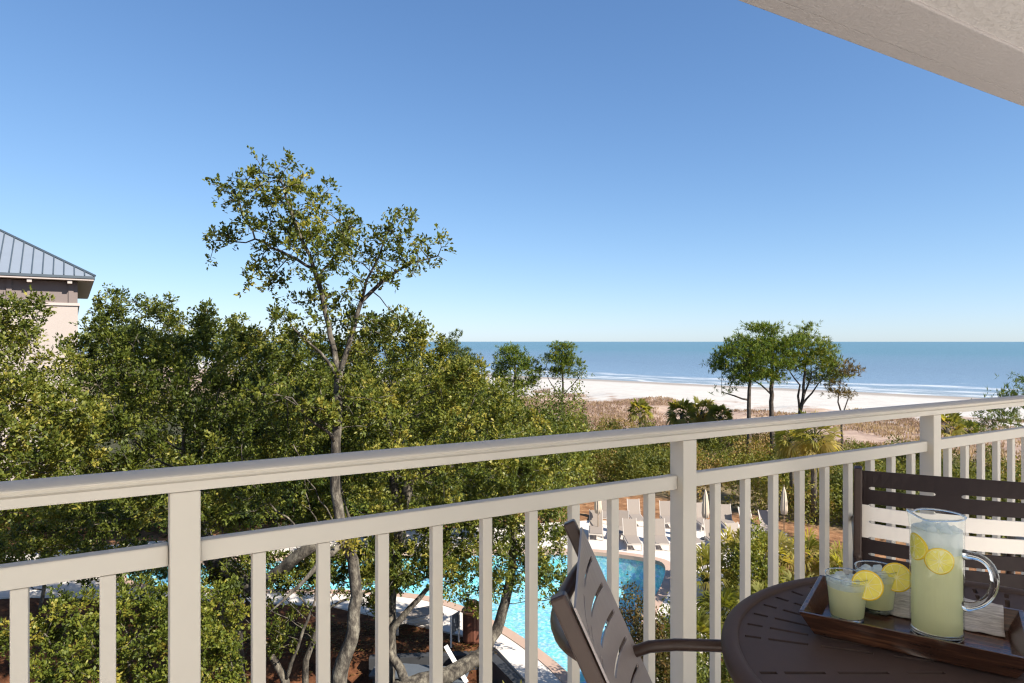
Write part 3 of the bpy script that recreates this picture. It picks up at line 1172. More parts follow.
def lemon_slice(loc, normal, r, label, roll=0.0, bend=0.0):
    nrm = Vector(normal).normalized()
    q = nrm.to_track_quat('Z', 'Y')
    root = thing('lemon_slice', loc, label, 'lemon slice')
    root.rotation_mode = 'QUATERNION'
    from mathutils import Quaternion
    root.rotation_quaternion = q @ Quaternion((0, 0, 1), roll)
    h = 0.0017 if bend else 0.0030
    MB().lathe([(r*0.90, -h), (r*0.97, -h), (r, -h*0.4), (r, h*0.4), (r*0.97, h), (r*0.90, h)], 40).build('rind', M['rind'], root, smooth=True)
    MB().lathe([(0.0, -h*0.93), (r*0.905, -h*0.93), (r*0.905, h*0.93), (0.0, h*0.93)], 40).build('pith', M['pith'], root)
    fl = MB()
    for k in range(9):
        a0, a1 = 2*math.pi*(k+0.022)/9, 2*math.pi*(k+0.978)/9
        pts = [Vector((0.0018*math.cos((a0+a1)/2)*1.5, 0.0018*math.sin((a0+a1)/2)*1.5, 0))]
        for j in range(6):
            aa = a0+(a1-a0)*j/5
            rr = r*(0.86 if 0 < j < 5 else 0.82)
            pts.append(Vector((rr*math.cos(aa), rr*math.sin(aa), 0)))
        fl.prism([p+Vector((0, 0, -h*1.05)) for p in pts], (0, 0, h*2.1))
    fl.build('flesh', M['flesh'], root, bevel=0.0 if bend else 0.0004)
    if bend:                      # pressed against the round glass wall: curved about the upright axis
        up_l = (q @ Quaternion((0, 0, 1), roll)).inverted() @ Vector((0, 0, 1))
        ax_l = Vector((0, 0, 1)).cross(up_l).normalized()
        for ch in root.children:
            for v in ch.data.vertices:
                w = v.co.dot(ax_l)
                v.co.z -= bend-math.sqrt(max(0, bend*bend-w*w))
    return root


camloc = Vector((0, 0, EYE))
cdir = (camloc-PC)
cd = Vector((cdir.x, cdir.y, 0)).normalized()
side = Vector((-cd.y, cd.x, 0))       # to the viewer's left is -side?
right = Vector((cd.y*-1, cd.x, 0))
right = Vector((-cd.y, cd.x, 0))
if right.x < 0:
    right = -right
nf = (cd*0.985+right*0.10).normalized()
lemon_slice(PC+nf*(PR-0.0027)+Vector((0, 0, 0.166)), nf, 0.0265, 'round lemon slice floating flat against the front of the pitcher', 0.3, PR-0.0027)
nl = (cd*0.55-right*0.80).normalized()
lemon_slice(PC+nl*(PR-0.0027)+Vector((0, 0, 0.184)), nl, 0.0275, 'lemon slice turned sideways at the left edge of the pitcher', 0.7, PR-0.0027)


def tumbler(u, v, label, lab2, lab3, seed):
    c = on_tray(u, v)
    g = thing('drinking_glass', c, label, 'glass', 'short lemonade glasses on the tray')
    r0, r1, hh = 0.0335, 0.0430, 0.098
    MB().lathe([(0.0, 0.0), (r0-0.003, 0.0), (r0, 0.003), (r0+(r1-r0)*0.5, hh*0.5), (r1, hh)], 56).build('glass_wall', M['glass'], g, smooth=True)
    MB().lathe([(r1-0.001, hh-0.001), (r1+0.0008, hh+0.0006), (r1+0.0012, hh-0.0006), (r1, hh-0.002), (r1-0.001, hh-0.001)], 56).build('rim', M['solid_glass'], g, smooth=True)
    MB().lathe([(0.0, 0.0006), (r0-0.004, 0.0006), (r0-0.001, 0.004), (r0-0.0006, 0.010), (r0-0.004, 0.012), (0.0, 0.012)], 48).build('glass_base', M['solid_glass'], g, smooth=True)
    f = 0.74
    MB().lathe([(0.0, 0.0122), (r0+(r1-r0)*0.14-0.0016, 0.0122), (r0+(r1-r0)*f-0.0016, hh*f), (0.0, hh*f)], 48).build('lemonade', M['lemonade'], g)
    MB().lathe([(0.0, hh*f+0.0002), (r0+(r1-r0)*f-0.0016, hh*f+0.0002), (r0+(r1-r0)*0.87-0.0016, hh*0.87), (0.0, hh*0.87)], 48).build('iced_water', M['iced'], g)
    for i in range(5):
        a = 2*math.pi*(i+seed*0.37)/5
        rr = 0.023
        ice_cube(c+Vector((rr*math.cos(a), rr*math.sin(a), hh*0.87)), 0.021, 'clear ice cube floating in the %s glass' % lab3, seed*10+i)
    cdv = camloc-c
    cdv = Vector((cdv.x, cdv.y, 0)).normalized()
    rt = Vector((-cdv.y, cdv.x, 0))
    if rt.x < 0:
        rt = -rt
    p = c+rt*(r1-0.004)+cdv*0.016+Vector((0, 0, hh-0.012))
    lemon_slice(p, cdv*0.95-rt*0.12+Vector((0, 0, 0.25)), 0.031, lab2, seed)
    return g


tumbler(0.078, 0.117, 'short tapered glass of lemonade nearest the front left of the tray', 'lemon slice on the rim of the front glass', 'front', 1)
tumbler(0.127, 0.208, 'short lemonade glass farther back, partly behind the front glass', 'lemon slice on the rim of the rear glass beside the pitcher', 'rear', 2)

# ------------------------------------------------------------------ neighbouring wing at the left
WC = Vector((-21.85, 35.0, 0))          # eave corner
wing = thing('hotel_wing', (WC.x, WC.y, 0), 'pink beige hotel wing with blue grey standing seam roof at the left edge', 'building', rz=TH+R(3.0))
EZ = EYE+3.35
# local: -x along the eave to the left, +y away from us
LX, LY = 24.0, 18.0
ov = 0.75
wl = MB().box((-LX/2-0.0, LY/2, (EZ-1.45)/2), (LX-2*ov, LY-2*ov, EZ-1.45)).build('wall', M['wall_pink'], wing)
MB().box((-LX/2, LY/2, EZ-1.40), (LX-2*ov+0.16, LY-2*ov+0.16, 0.14)).build('string_course', M['trim'], wing)
MB().box((-LX/2, LY/2, EZ-0.77), (LX-2*ov-0.02, LY-2*ov-0.02, 1.12)).build('frieze', M['frieze'], wing)
for k in range(8):
    MB().box((-ov-0.3-k*2.6, ov-0.02, EZ-0.77), (0.22, 0.10, 1.12)).build('frieze_pilaster', M['frieze'], wing)
for k in range(10):
    MB().box((-ov-0.35-k*1.7, ov*0.55, EZ-0.27), (0.20, 0.55, 0.16)).build('eave_bracket', M['trim'], wing)
sf = MB().box((-LX/2, LY/2, EZ-0.12), (LX-0.1, LY-0.1, 0.10)).build('eave_soffit', M['trim'], wing)
MB().box((-LX/2, LY/2, EZ-0.01), (LX, LY, 0.12)).build('gutter', M['roof_seam'], wing)
pit_ = 0.61
H_ = (LY/2)*pit_
rf = MB()
e = EZ+0.055
rf.add([(0, 0, e), (-LX, 0, e), (-LX, LY, e), (0, LY, e), (-LY/2, LY/2, e+H_), (-LX+LY/2, LY/2, e+H_)],
       [(1, 0, 4, 5), (0, 3, 4), (3, 2, 5, 4), (2, 1, 5)])
roof = rf.build('roof', M['roof'], wing)
sm_ = MB()
k = 0.45
while k < LX-0.2:
    run = min(k, LY/2, LX-k)
    p0 = Vector((-k, 0, e+0.02))
    p1 = Vector((-k, run, e+run*pit_+0.02))
    ax = (p1-p0).normalized()
    nrm = Vector((1, 0, 0)).cross(ax)
    sm_.box((p0+p1)/2, (0.05, (p1-p0).length, 0.07), Matrix((Vector((1, 0, 0)), ax, nrm)).transposed())
    k += 0.45
sm_.build('seam', M['roof_seam'], roof)
hc_ = MB()
hc_.tube([(0, 0, e+0.03), (-LY/2, LY/2, e+H_+0.03)], 0.07, 6)
hc_.tube([(-LX, 0, e+0.03), (-LX+LY/2, LY/2, e+H_+0.03)], 0.07, 6)
hc_.tube([(-LY/2, LY/2, e+H_+0.03), (-LX+LY/2, LY/2, e+H_+0.03)], 0.07, 6)
hc_.build('ridge_cap', M['roof_seam'], roof)


# ------------------------------------------------------------------ plants
def grow(paths, attr, Dst, kill, rs, maxit=160, wiggle=0.12):
    """space colonisation. paths: list of (parent_path, list of (pos, r)). returns pos, parent, minr"""
    pos, par, mr = [], [], []
    for (pp, pts) in paths:
        prev = -1
        if pp is not None:
            # nearest existing node to the first point
            d = [((Vector(p)-Vector(pts[0][0])).length, i) for i, p in enumerate(pos)]
            prev = min(d)[1]
        last = None
        for (p, r) in pts:
            p = Vector(p)
            if last is not None:
                L = (p-last[0]).length
                k = max(1, int(L/Dst))
                for j in range(1, k+1):
                    t = j/k
                    q = last[0].lerp(p, t)
                    if j < k:
                        q += Vector(rs.normal(0, Dst*0.05, 3))
                    pos.append(tuple(q))
                    par.append(prev)
                    mr.append(last[1]+(r-last[1])*t)
                    prev = len(pos)-1
            elif pp is None:
                pos.append(tuple(p))
                par.append(-1)
                mr.append(r)
                prev = 0
            last = (p, r)
    pos = [np.array(p, float) for p in pos]
    A = np.array(attr, float)
    near = np.full(len(A), 1e9)
    ni = np.zeros(len(A), int)

    def upd(idx):
        P = np.array([pos[i] for i in idx])
        d = np.linalg.norm(A[:, None, :]-P[None], axis=2)
        j = d.argmin(1)
        dm = d[np.arange(len(A)), j]
        b = dm < near
        near[b] = dm[b]
        ni[b] = np.array(idx)[j[b]]
    for c in range(0, len(pos), 200):
        upd(list(range(c, min(len(pos), c+200))))
    alive = near > kill
    kids = {}
    for it in range(maxit):
        if not alive.any():
            break
        act = np.where(alive)[0]
        new = []
        order = np.argsort(ni[act], kind='stable')
        srt = act[order]
        us, st = np.unique(ni[srt], return_index=True)
        for u, seg in zip(us, np.split(srt, st[1:])):
            d = A[seg]-pos[u]
            d /= np.linalg.norm(d, axis=1)[:, None]+1e-9
            v = d.sum(0)
            nv = np.linalg.norm(v)
            if nv < 1e-3:
                v = d[0]
                nv = 1
            v = v/nv+rs.normal(0, wiggle, 3)
            v /= np.linalg.norm(v)
            q = pos[u]+v*Dst
            if any(np.linalg.norm(q-c) < Dst*0.35 for c in kids.get(u, ())):
                alive[seg[rs.integers(len(seg))]] = False
                continue
            kids.setdefault(u, []).append(q)
            pos.append(q)
            par.append(int(u))
            mr.append(0)
            new.append(len(pos)-1)
        if not new:
            continue
        upd(new)
        alive &= near > kill
    return np.array(pos), np.array(par), np.array(mr)


def radii(par, mr, tip, ex=2.2):
    n = len(par)
    acc = np.zeros(n)
    cnt = np.zeros(n, int)
    for i in range(n-1, -1, -1):
        if acc[i] == 0:
            acc[i] = tip**ex
        if par[i] >= 0:
            acc[par[i]] += acc[i]
            cnt[par[i]] += 1
    return np.maximum(acc**(1/ex), mr), cnt


def tubes(mb, pos, par, rad, base, seg_of, rmax_free=None):
    n = len(par)
    ch = [[] for _ in range(n)]
    for i in range(n):
        if par[i] >= 0:
            ch[par[i]].append(i)
    starts = [i for i in range(n) if par[i] < 0]
    stack = [(s, None) for s in starts]
    while stack:
        s, frm = stack.pop()
        chain = [] if frm is None else [frm]
        cur = s
        while True:
            chain.append(cur)
            c = ch[cur]
            if not c:
                break
            best = max(c, key=lambda k: rad[k])
            for k in c:
                if k != best:
                    stack.append((k, cur))
            cur = best
        if len(chain) < 2:
            continue
        rr = [rad[k] for k in chain]
        if frm is not None:
            rr[0] = min(rr[0], rr[1]*1.3)
        mb.tube([Vector(pos[k]-base) for k in chain], [float(x) for x in rr], seg_of(max(rr)), cap=True)


def leaves(cent, rs, L, W, upb=0.35, tint0=None, fold=0.25, dirs=None):
    n = len(cent)
    d = rs.normal(0, 1, (n, 3))
    d[:, 2] += upb
    if dirs is not None:
        d = d*0.6+dirs
    d /= np.linalg.norm(d, axis=1)[:, None]
    s = np.cross(d, rs.normal(0, 1, (n, 3))+np.array([0, 0, 1.4]))
    s /= np.linalg.norm(s, axis=1)[:, None]+1e-9
    nn = np.cross(s, d)
    ll = L*rs.uniform(0.65, 1.25, (n, 1))
    ww = W*rs.uniform(0.7, 1.25, (n, 1))
    v0 = cent
    v1 = cent+d*ll*0.5+s*ww*0.5+nn*ww*fold
    v2 = cent+d*ll
    v3 = cent+d*ll*0.5-s*ww*0.5+nn*ww*fold
    return np.stack([v0, v1, v2, v3], 1).reshape(-1, 3)


def lobe_points(lobes, n, rs, shell=0.5):
    """lobes: (px,py,d,rx_px,rz_px,ry_m)"""
    out = []
    vol = np.array([max(1e-3, l[3]*l[4]*l[5]*(l[2]/F)**2)**0.75 for l in lobes])
    cnt = np.maximum(3, (n*vol/vol.sum()).astype(int))
    for l, c in zip(lobes, cnt):
        ctr_ = np.array(at(l[0], l[1], l[2]))
        d = rs.normal(0, 1, (c, 3))
        d /= np.linalg.norm(d, axis=1)[:, None]
        r = rs.uniform(0, 1, (c, 1))**(shell)
        sc_ = np.array([l[3]*l[2]/F, l[5], l[4]*l[2]/F])
        out.append(ctr_+d*r*sc_)
    return np.concatenate(out)


def oak(name, label, group, cat, skel, lobes, nattr, seed, leaf=M['oak_leaf'], L=0.085, W=0.045, lpn=26, sig=0.13, dens=3.0, Dst=0.24, kill=0.30, tip=0.006, bare=0.10, shell=0.5, extra=None, tint_shift=0.0, bark=None, foliage='crown'):
    rs = np.random.default_rng(seed)
    base = np.array(skel[0][1][0][0], float)
    A = lobe_points(lobes, nattr, rs, shell)
    pos, par, mr = grow(skel, A, Dst, kill, rs)
    rad, cnt = radii(par, mr, tip)
    root = thing(name, tuple(base), label, cat, group)
    mb = MB()
    tubes(mb, pos, par, rad, base, lambda r: 10 if r > 0.06 else 6 if r > 0.02 else 4)
    me = bpy.data.meshes.new('trunk')
    me.from_pydata(mb.v, [], mb.f)
    me.polygons.foreach_set('use_smooth', [True]*len(me.polygons))
    me.materials.append(bark or M['bark'])
    t = bpy.data.objects.new('trunk', me)
    COL.objects.link(t)
    t.parent = root
    # leaves on thin nodes
    h = np.zeros(len(par), int)
    for i in range(len(par)-1, -1, -1):
        if par[i] >= 0:
            h[par[i]] = max(h[par[i]], h[i]+1)
    cand = np.where((h <= 3) & (mr == 0))[0]
    cand = cand[rs.uniform(0, 1, len(cand)) > bare]
    cl_t = rs.normal(0, 0.17, len(cand))
    # every thin node carries a few twigs, every twig a spray of leaves
    nl = 9
    k = rs.poisson(lpn*dens/nl, len(cand))
    tw = np.repeat(np.arange(len(cand)), k)
    pj = pos[cand][tw]
    pp = pos[par[cand]][tw]
    t0 = pp+(pj-pp)*rs.uniform(0, 1.2, (len(tw), 1))
    td = rs.normal(0, 1, (len(tw), 3))+np.array([0, 0, 0.45])
    td /= np.linalg.norm(td, axis=1)[:, None]
    tl = sig*rs.uniform(0.9, 2.3, (len(tw), 1))
    tt = rs.normal(0, 0.07, len(tw))
    idx = np.repeat(np.arange(len(tw)), nl)
    u = rs.uniform(0.25, 1.0, (len(idx), 1))**0.7
    cent = t0[idx]+td[idx]*tl[idx]*u+rs.normal(0, L*0.28, (len(idx), 3))
    tint = np.clip(0.47+tint_shift+cl_t[tw][idx]+tt[idx]+rs.normal(0, 0.13, len(idx)), 0.02, 0.98)
    lv = leaves(cent-base, rs, L, W, 0.25, dirs=td[idx]*0.9)
    fast_mesh(foliage, lv, 4, tint, leaf, root)
    if extra:
        for (px, py, d, r_m, n) in extra:      # patches of yellow leaves
            c = np.array(at(px, py, d))+rs.normal(0, r_m, (n, 3))
            fast_mesh('yellow_sprig', leaves(c-base, rs, L, W), 4, np.clip(rs.normal(0.95, 0.05, n), 0, 1), M['hedge_leaf'], root)
    return root


def P_(px, py, d, r):
    return (tuple(at(px, py, d)), r)


def G_(px, d, r, z=-0.9):
    return ((( px-512)/F*d, d, z), r)


# tall oak in the middle
d = 13.0
oak('oak_tree', 'tall leaning oak whose open forked crown rises highest against the sky', 'oaks around the pool', 'tree', [
    (None, [G_(331, d, 0.19), P_(340, 672, d, 0.1540), P_(351, 641, d, 0.1330), P_(357, 596, d+.1, 0.1155), P_(353, 560, d+.1, 0.1085), P_(340, 530, d, 0.1015), P_(335, 480, d, 0.0945), P_(337, 430, d, 0.0875), P_(339, 372, d, 0.0805)]),
    (1, [P_(339, 372, d, 0.0560), P_(330, 335, d, 0.0525), P_(322, 294, d, 0.0455), P_(314, 269, d, 0.0385), P_(303, 242, d-.2, 0.0280), P_(290, 209, d-.3, 0.0175), P_(280, 179, d-.3, 0.0098)]),
    (1, [P_(314, 269, d, 0.0280), P_(290, 256, d+.3, 0.0196), P_(255, 239, d+.5, 0.0112)]),
    (1, [P_(318, 279, d, 0.0280), P_(335, 256, d+.3, 0.0210), P_(345, 229, d+.5, 0.0112)]),
    (1, [P_(339, 372, d, 0.0525), P_(350, 340, d, 0.0490), P_(361, 302, d, 0.0420), P_(383, 281, d+.1, 0.0350), P_(408, 264, d+.2, 0.0245), P_(438, 256, d+.3, 0.0105)]),
    (1, [P_(361, 302, d, 0.0315), P_(371, 272, d-.2, 0.0245), P_(383, 244, d-.3, 0.0175), P_(395, 216, d-.3, 0.0084)]),
    (1, [P_(339, 378, d, 0.0350), P_(320, 352, d-.2, 0.0245), P_(295, 330, d-.4, 0.0140)]),
    (1, [P_(337, 440, d, 0.0350), P_(310, 420, d-.6, 0.0280), P_(292, 398, d-1, 0.0140)]),
    (1, [P_(345, 545, d, 0.0630), P_(322, 560, d-.3, 0.0560), P_(300, 585, d-.5, 0.0350), P_(270, 612, d-.8, 0.0140)]),
], [(272, 165, d, 32, 20, .5), (240, 198, d+.3, 36, 24, .6), (300, 198, d, 38, 36, .8), (222, 233, d+.4, 22, 18, .45), (335, 228, d+.4, 36, 30, .7), (275, 238, d+.2, 36, 24, .7), (345, 251, d, 34, 26, .7),
    (403, 228, d-.3, 26, 26, .5), (429, 248, d+.2, 30, 18, .5), (407, 271, d, 34, 13, .6), (445, 261, d+.3, 16, 8, .35), (258, 278, d+.2, 32, 18, .5), (215, 255, d+.4, 12, 10, .3),
    (300, 322, d-.3, 36, 16, .6), (350, 322, d+.3, 40, 16, .8), (395, 325, d+.2, 28, 20, .7), (270, 395, d-1, 34, 22, .7), (320, 340, d+.5, 40, 20, .8), (365, 248, d, 20, 22, .5), (318, 245, d-.4, 40, 40, .7), (280, 200, d+.2, 50, 40, .8), (386, 258, d+.2, 30, 30, .5), (325, 405, d-.5, 30, 26, .6), (365, 405, d+.3, 30, 30, .7), (345, 345, d+.4, 46, 24, .8), (285, 303, d, 26, 10, .4), (345, 296, d, 22, 14, .5)],
    1900, 5, lpn=24, dens=1.7, L=0.088, W=0.047, sig=0.11, Dst=0.2, kill=0.25, bare=0.16, extra=[(352, 545, 12.9, .10, 130)], tint_shift=0.03)

# left mass of oaks
d = 12.5
oak('oak_tree', 'bushy live oak filling the left edge in front of the hotel wing', 'oaks around the pool', 'tree', [
    (None, [G_(-60, d, 0.25), P_(-50, 560, d, 0.18), P_(-40, 480, d, 0.14)])],
    [(5, 320, d, 40, 34, .9), (-30, 340, d, 50, 50, 1.2), (8, 355, d-.3, 34, 38, .9), (-10, 410, d-.5, 80, 55, 1.5), (45, 425, d-.5, 50, 45, 1.2), (0, 480, d-.8, 80, 40, 1.3), (20, 318, d, 24, 20, .6), (15, 395, d+.7, 36, 30, .8), (30, 450, d+.8, 50, 36, .8), (0, 430, d+.4, 40, 50, .8)],
    2900, 21, lpn=30, dens=3.4, L=0.080, W=0.044, sig=0.12, tint_shift=0.08)
d = 16.0
oak('oak_tree', 'wide dense live oak spreading between the hotel wing and the tall forked oak', 'oaks around the pool', 'tree', [
    (None, [G_(235, d, 0.30), P_(230, 600, d, 0.24), P_(205, 540, d, 0.20), P_(185, 470, d, 0.16)]),
    (1, [P_(210, 555, d, 0.2), P_(255, 590, d-1.0, 0.15), P_(310, 548, d-1.4, 0.13), P_(350, 520, d-1.2, 0.05)])],
    [(112, 318, d, 34, 34, 1.0), (150, 335, d+.6, 50, 34, 1.2), (190, 340, d, 45, 40, 1.2), (232, 350, d, 45, 40, 1.3), (285, 355, d+.3, 45, 38, 1.3), (110, 375, d-.5, 55, 55, 1.5),
     (170, 400, d-1, 70, 60, 1.8), (250, 420, d-.6, 75, 60, 1.8), (310, 400, d+.8, 50, 60, 1.4), (130, 460, d-1.3, 90, 55, 1.8), (220, 490, d-1.0, 90, 45, 1.7), (300, 480, d, 60, 55, 1.5), (80, 530, d-.4, 70, 30, 1.2), (270, 540, d-.4, 60, 30, 1.2), (150, 558, d-.2, 50, 20, 1.0), (225, 562, d-.2, 50, 22, 1.0), (330, 560, d, 40, 26, 1.0), (112, 290, d, 10, 10, .3), (170, 305, d, 18, 14, .5), (115, 360, d, 30, 50, 1)],
    5000, 33, lpn=25, L=0.086, W=0.047, sig=0.125, dens=5.6, Dst=0.28, kill=0.41, tint_shift=-0.05)
d = 25.0
oak('oak_tree', 'background oak whose top shows between the hotel wing and the tall forked oak', 'oaks around the pool', 'tree', [
    (None, [G_(190, d, 0.3, 0), P_(195, 480, d, 0.22), P_(200, 430, d, 0.18)])],
    [(120, 360, d, 60, 36, 2.0), (210, 362, d, 70, 40, 2.4), (290, 372, d, 50, 40, 2.0), (150, 430, d, 90, 50, 3.0), (270, 440, d, 90, 50, 3.0), (200, 490, d, 130, 34, 3)],
    2300, 91, lpn=26, dens=3.4, L=0.145, W=0.08, sig=0.24, Dst=0.42, kill=0.5, tint_shift=-0.03)
d = 27.0
oak('oak_tree', 'background oak behind the broad oak, left of the pale cone shaped conifer', 'oaks around the pool', 'tree', [
    (None, [G_(400, d, 0.3, 0), P_(400, 480, d, 0.22), P_(400, 440, d, 0.18)])],
    [(350, 385, d, 50, 36, 2.2), (420, 385, d, 55, 34, 2.2), (480, 410, d, 50, 30, 2.0), (380, 440, d, 80, 44, 3.0), (480, 455, d, 70, 34, 2.6), (430, 490, d, 120, 28, 3), (550, 455, d, 30, 22, 1.6)],
    2000, 92, lpn=26, dens=3.4, L=0.145, W=0.08, sig=0.24, Dst=0.42, kill=0.5, tint_shift=0.02)
# oak right of the tall one
d = 16.5
oak('oak_tree', 'broad live oak right of the tall forked oak, crown touching the sea horizon', 'oaks around the pool', 'tree', [
    (None, [G_(385, d, 0.26), P_(388, 600, d, 0.20), P_(398, 520, d, 0.17), P_(410, 480, d, 0.13), P_(432, 470, d, 0.09), P_(455, 466, d, 0.04)]),
    (1, [P_(398, 520, d, 0.13), P_(392, 450, d+.3, 0.10), P_(385, 400, d+.3, 0.05)])],
    [(400, 335, d, 34, 22, .9), (370, 350, d+.5, 40, 30, 1.1), (425, 350, d, 30, 28, 1.0), (440, 385, d, 55, 34, 1.4), (385, 400, d-.5, 60, 50, 1.6), (470, 405, d+.3, 50, 34, 1.3), (420, 440, d-.7, 80, 45, 1.8), (505, 430, d+.2, 50, 30, 1.2),
     (500, 465, d-.4, 70, 35, 1.5), (545, 455, d, 34, 20, .9), (370, 480, d, 60, 50, 1.4), (440, 500, d-.6, 70, 40, 1.5), (400, 540, d-.6, 60, 30, 1.1), (390, 565, d-.3, 50, 24, 1.0), (350, 560, d, 40, 26, 1.0), (440, 560, d-.3, 40, 26, .9)],
    3500, 44, lpn=25, L=0.086, W=0.047, sig=0.125, dens=5.6, Dst=0.28, kill=0.41, tint_shift=0.10)
d = 17.2
oak('oak_tree', 'small live oak on a curved pale trunk leaning over the pool', 'oaks around the pool', 'tree', [
    (None, [G_(345, d-1.5, 0.24, -0.95), P_(400, 689, d-1.2, 0.22), P_(450, 674, d-.8, 0.20), P_(481, 655, d-.4, 0.17), P_(497, 630, d, 0.15), P_(505, 603, d, 0.13), P_(512, 570, d, 0.11), P_(514, 530, d, 0.08)]),
    (1, [P_(410, 688, d-1.2, 0.12), P_(388, 650, d-1.0, 0.10), P_(393, 628, d-1, 0.09), P_(410, 608, d-1, 0.07), P_(426, 590, d-1, 0.055), P_(445, 575, d-1, 0.03)])],
    [(500, 510, d, 50, 30, 1.2), (540, 515, d+.2, 34, 35, 1.0), (520, 550, d-.2, 44, 36, 1.1), (470, 540, d-.4, 44, 30, 1.1), (545, 565, d, 22, 40, .7), (505, 585, d-.3, 34, 18, .7), (560, 590, d, 10, 26, .35), (455, 575, d-.5, 26, 16, .6), (465, 600, d-.6, 10, 12, .3)],
    1250, 55, lpn=24, L=0.09, W=0.048, sig=0.12, Dst=0.22, kill=0.27, tint_shift=0.03)
d = 15.2
oak('oak_tree', 'low tangled oak with pale bare branches in the shade before the pool', 'oaks around the pool', 'tree', [
    (None, [G_(300, d, 0.12), P_(285, 680, d, 0.09), P_(262, 640, d, 0.06)]),
    (1, [G_(302, d, 0.09), P_(306, 660, d, 0.07), P_(325, 610, d+.3, 0.045)]),
    (1, [P_(285, 680, d, 0.05), P_(300, 640, d-.3, 0.035), P_(315, 600, d-.3, 0.02)])],
    [(290, 575, d, 40, 20, .9), (250, 590, d+.4, 28, 20, .8), (320, 595, d+.3, 28, 22, .7), (385, 580, d+.6, 40, 16, .9), (410, 570, d+.4, 28, 18, .7), (275, 625, d, 28, 30, .8), (240, 560, d+.5, 40, 16, .8), (375, 605, d+1, 18, 18, .5), (345, 580, d+.5, 34, 18, .8), (225, 585, d+.3, 30, 18, .8), (430, 565, d+.8, 24, 14, .7)],
    1500, 58, lpn=22, dens=2.6, L=0.085, W=0.045, sig=0.10, Dst=0.2, kill=0.24, bare=0.2, tint_shift=-0.06)
# shrub-like tree at the lower left
d = 12.6
oak('hedge_bush', 'bright green rounded bush below the railing at the lower left', None, 'bush', [
    (None, [G_(120, d, 0.10), P_(125, 700, d, 0.08)])],
    [(120, 625, d, 54, 45, .9), (155, 620, d, 36, 38, .8), (215, 625, d, 36, 48, .8), (185, 640, d-.4, 50, 55, 1.0), (100, 665, d-.5, 62, 45, 1.0), (50, 610, d+.3, 22, 20, .5), (42, 640, d, 25, 18, .5), (60, 680, d-.5, 40, 24, .7), (12, 640, d-.2, 26, 26, .6), (70, 612, d, 24, 20, .5), (150, 700, d-.5, 100, 40, 1.1), (230, 690, d-.3, 22, 50, .6)],
    2100, 66, leaf=M['hedge_leaf'], lpn=26, L=0.075, W=0.042, sig=0.10, Dst=0.2, kill=0.24, tip=0.004, bare=0.02, tint_shift=0.06, foliage='foliage')
# dark understorey under the oaks so that trunks stand in leaf shade
d = 21.0
oak('hedge_bush', 'dark shaded understorey bush beneath the oaks left of the pool', None, 'bush', [
    (None, [G_(40, d, 0.06, 0), P_(45, 580, d, 0.05)])],
    [(10, 560, d, 60, 24, 1.0), (110, 562, d, 50, 20, .9), (160, 575, d-.5, 30, 10, .6)],
    620, 77, lpn=34, L=0.11, W=0.06, sig=0.16, Dst=0.3, kill=0.36, tip=0.005, foliage='foliage')


# --- pines
def pine(label, base, skel, lobes, nattr, seed, leaf, lpn=9, Ln=0.30, Wn=0.040, Dst=0.4, kill=0.5, tip=0.012, shell=0.6, name='pine_tree', group='pines behind the dunes', tint_shift=0.0, cat='tree'):
    rs = np.random.default_rng(seed)
    b0 = np.array(base, float)
    A = lobe_points(lobes, nattr, rs, shell)
    pos, par, mr = grow(skel, A, Dst, kill, rs, wiggle=0.08)
    rad, cnt = radii(par, mr, tip)
    root = thing(name, tuple(b0), label, cat, group)
    mb = MB()
    tubes(mb, pos, par, rad, b0, lambda r: 8 if r > 0.06 else 5)
    me = bpy.data.meshes.new('trunk')
    me.from_pydata(mb.v, [], mb.f)
    me.polygons.foreach_set('use_smooth', [True]*len(me.polygons))
    me.materials.append(M['pine_bark'])
    t = bpy.data.objects.new('trunk', me)
    COL.objects.link(t)
    t.parent = root
    h = np.zeros(len(par), int)
    for i in range(len(par)-1, -1, -1):
        if par[i] >= 0:
            h[par[i]] = max(h[par[i]], h[i]+1)
    cand = np.where((h <= 2) & (mr == 0))[0]
    tuft = np.repeat(cand, 19)
    tp = pos[tuft]+rs.normal(0, 0.34, (len(tuft), 3))*np.array([1, 1, 0.45])
    tdir = pos[tuft]-pos[par[tuft]]
    tdir /= np.linalg.norm(tdir, axis=1)[:, None]+1e-9
    tdir += rs.normal(0, 0.5, tdir.shape)+np.array([0, 0, 0.4])
    ct = rs.normal(0, 0.12, len(tuft))
    idx = np.repeat(np.arange(len(tuft)), lpn)
    lv = leaves(tp[idx]-b0, rs, Ln, Wn, 0.2, fold=0.0, dirs=tdir[idx]*0.8)
    tint = np.clip(0.47+tint_shift+ct[idx]+rs.normal(0, 0.15, len(idx)), 0.02, 0.98)
    fast_mesh('crown', lv, 4, tint, leaf, root)
    return root


def gz(x, y):
    return float(terrain(np.array([x]), np.array([y]))[0])


def base_at(px, d):
    x = (px-512)/F*d
    return (x, d, gz(x, d)-0.05)


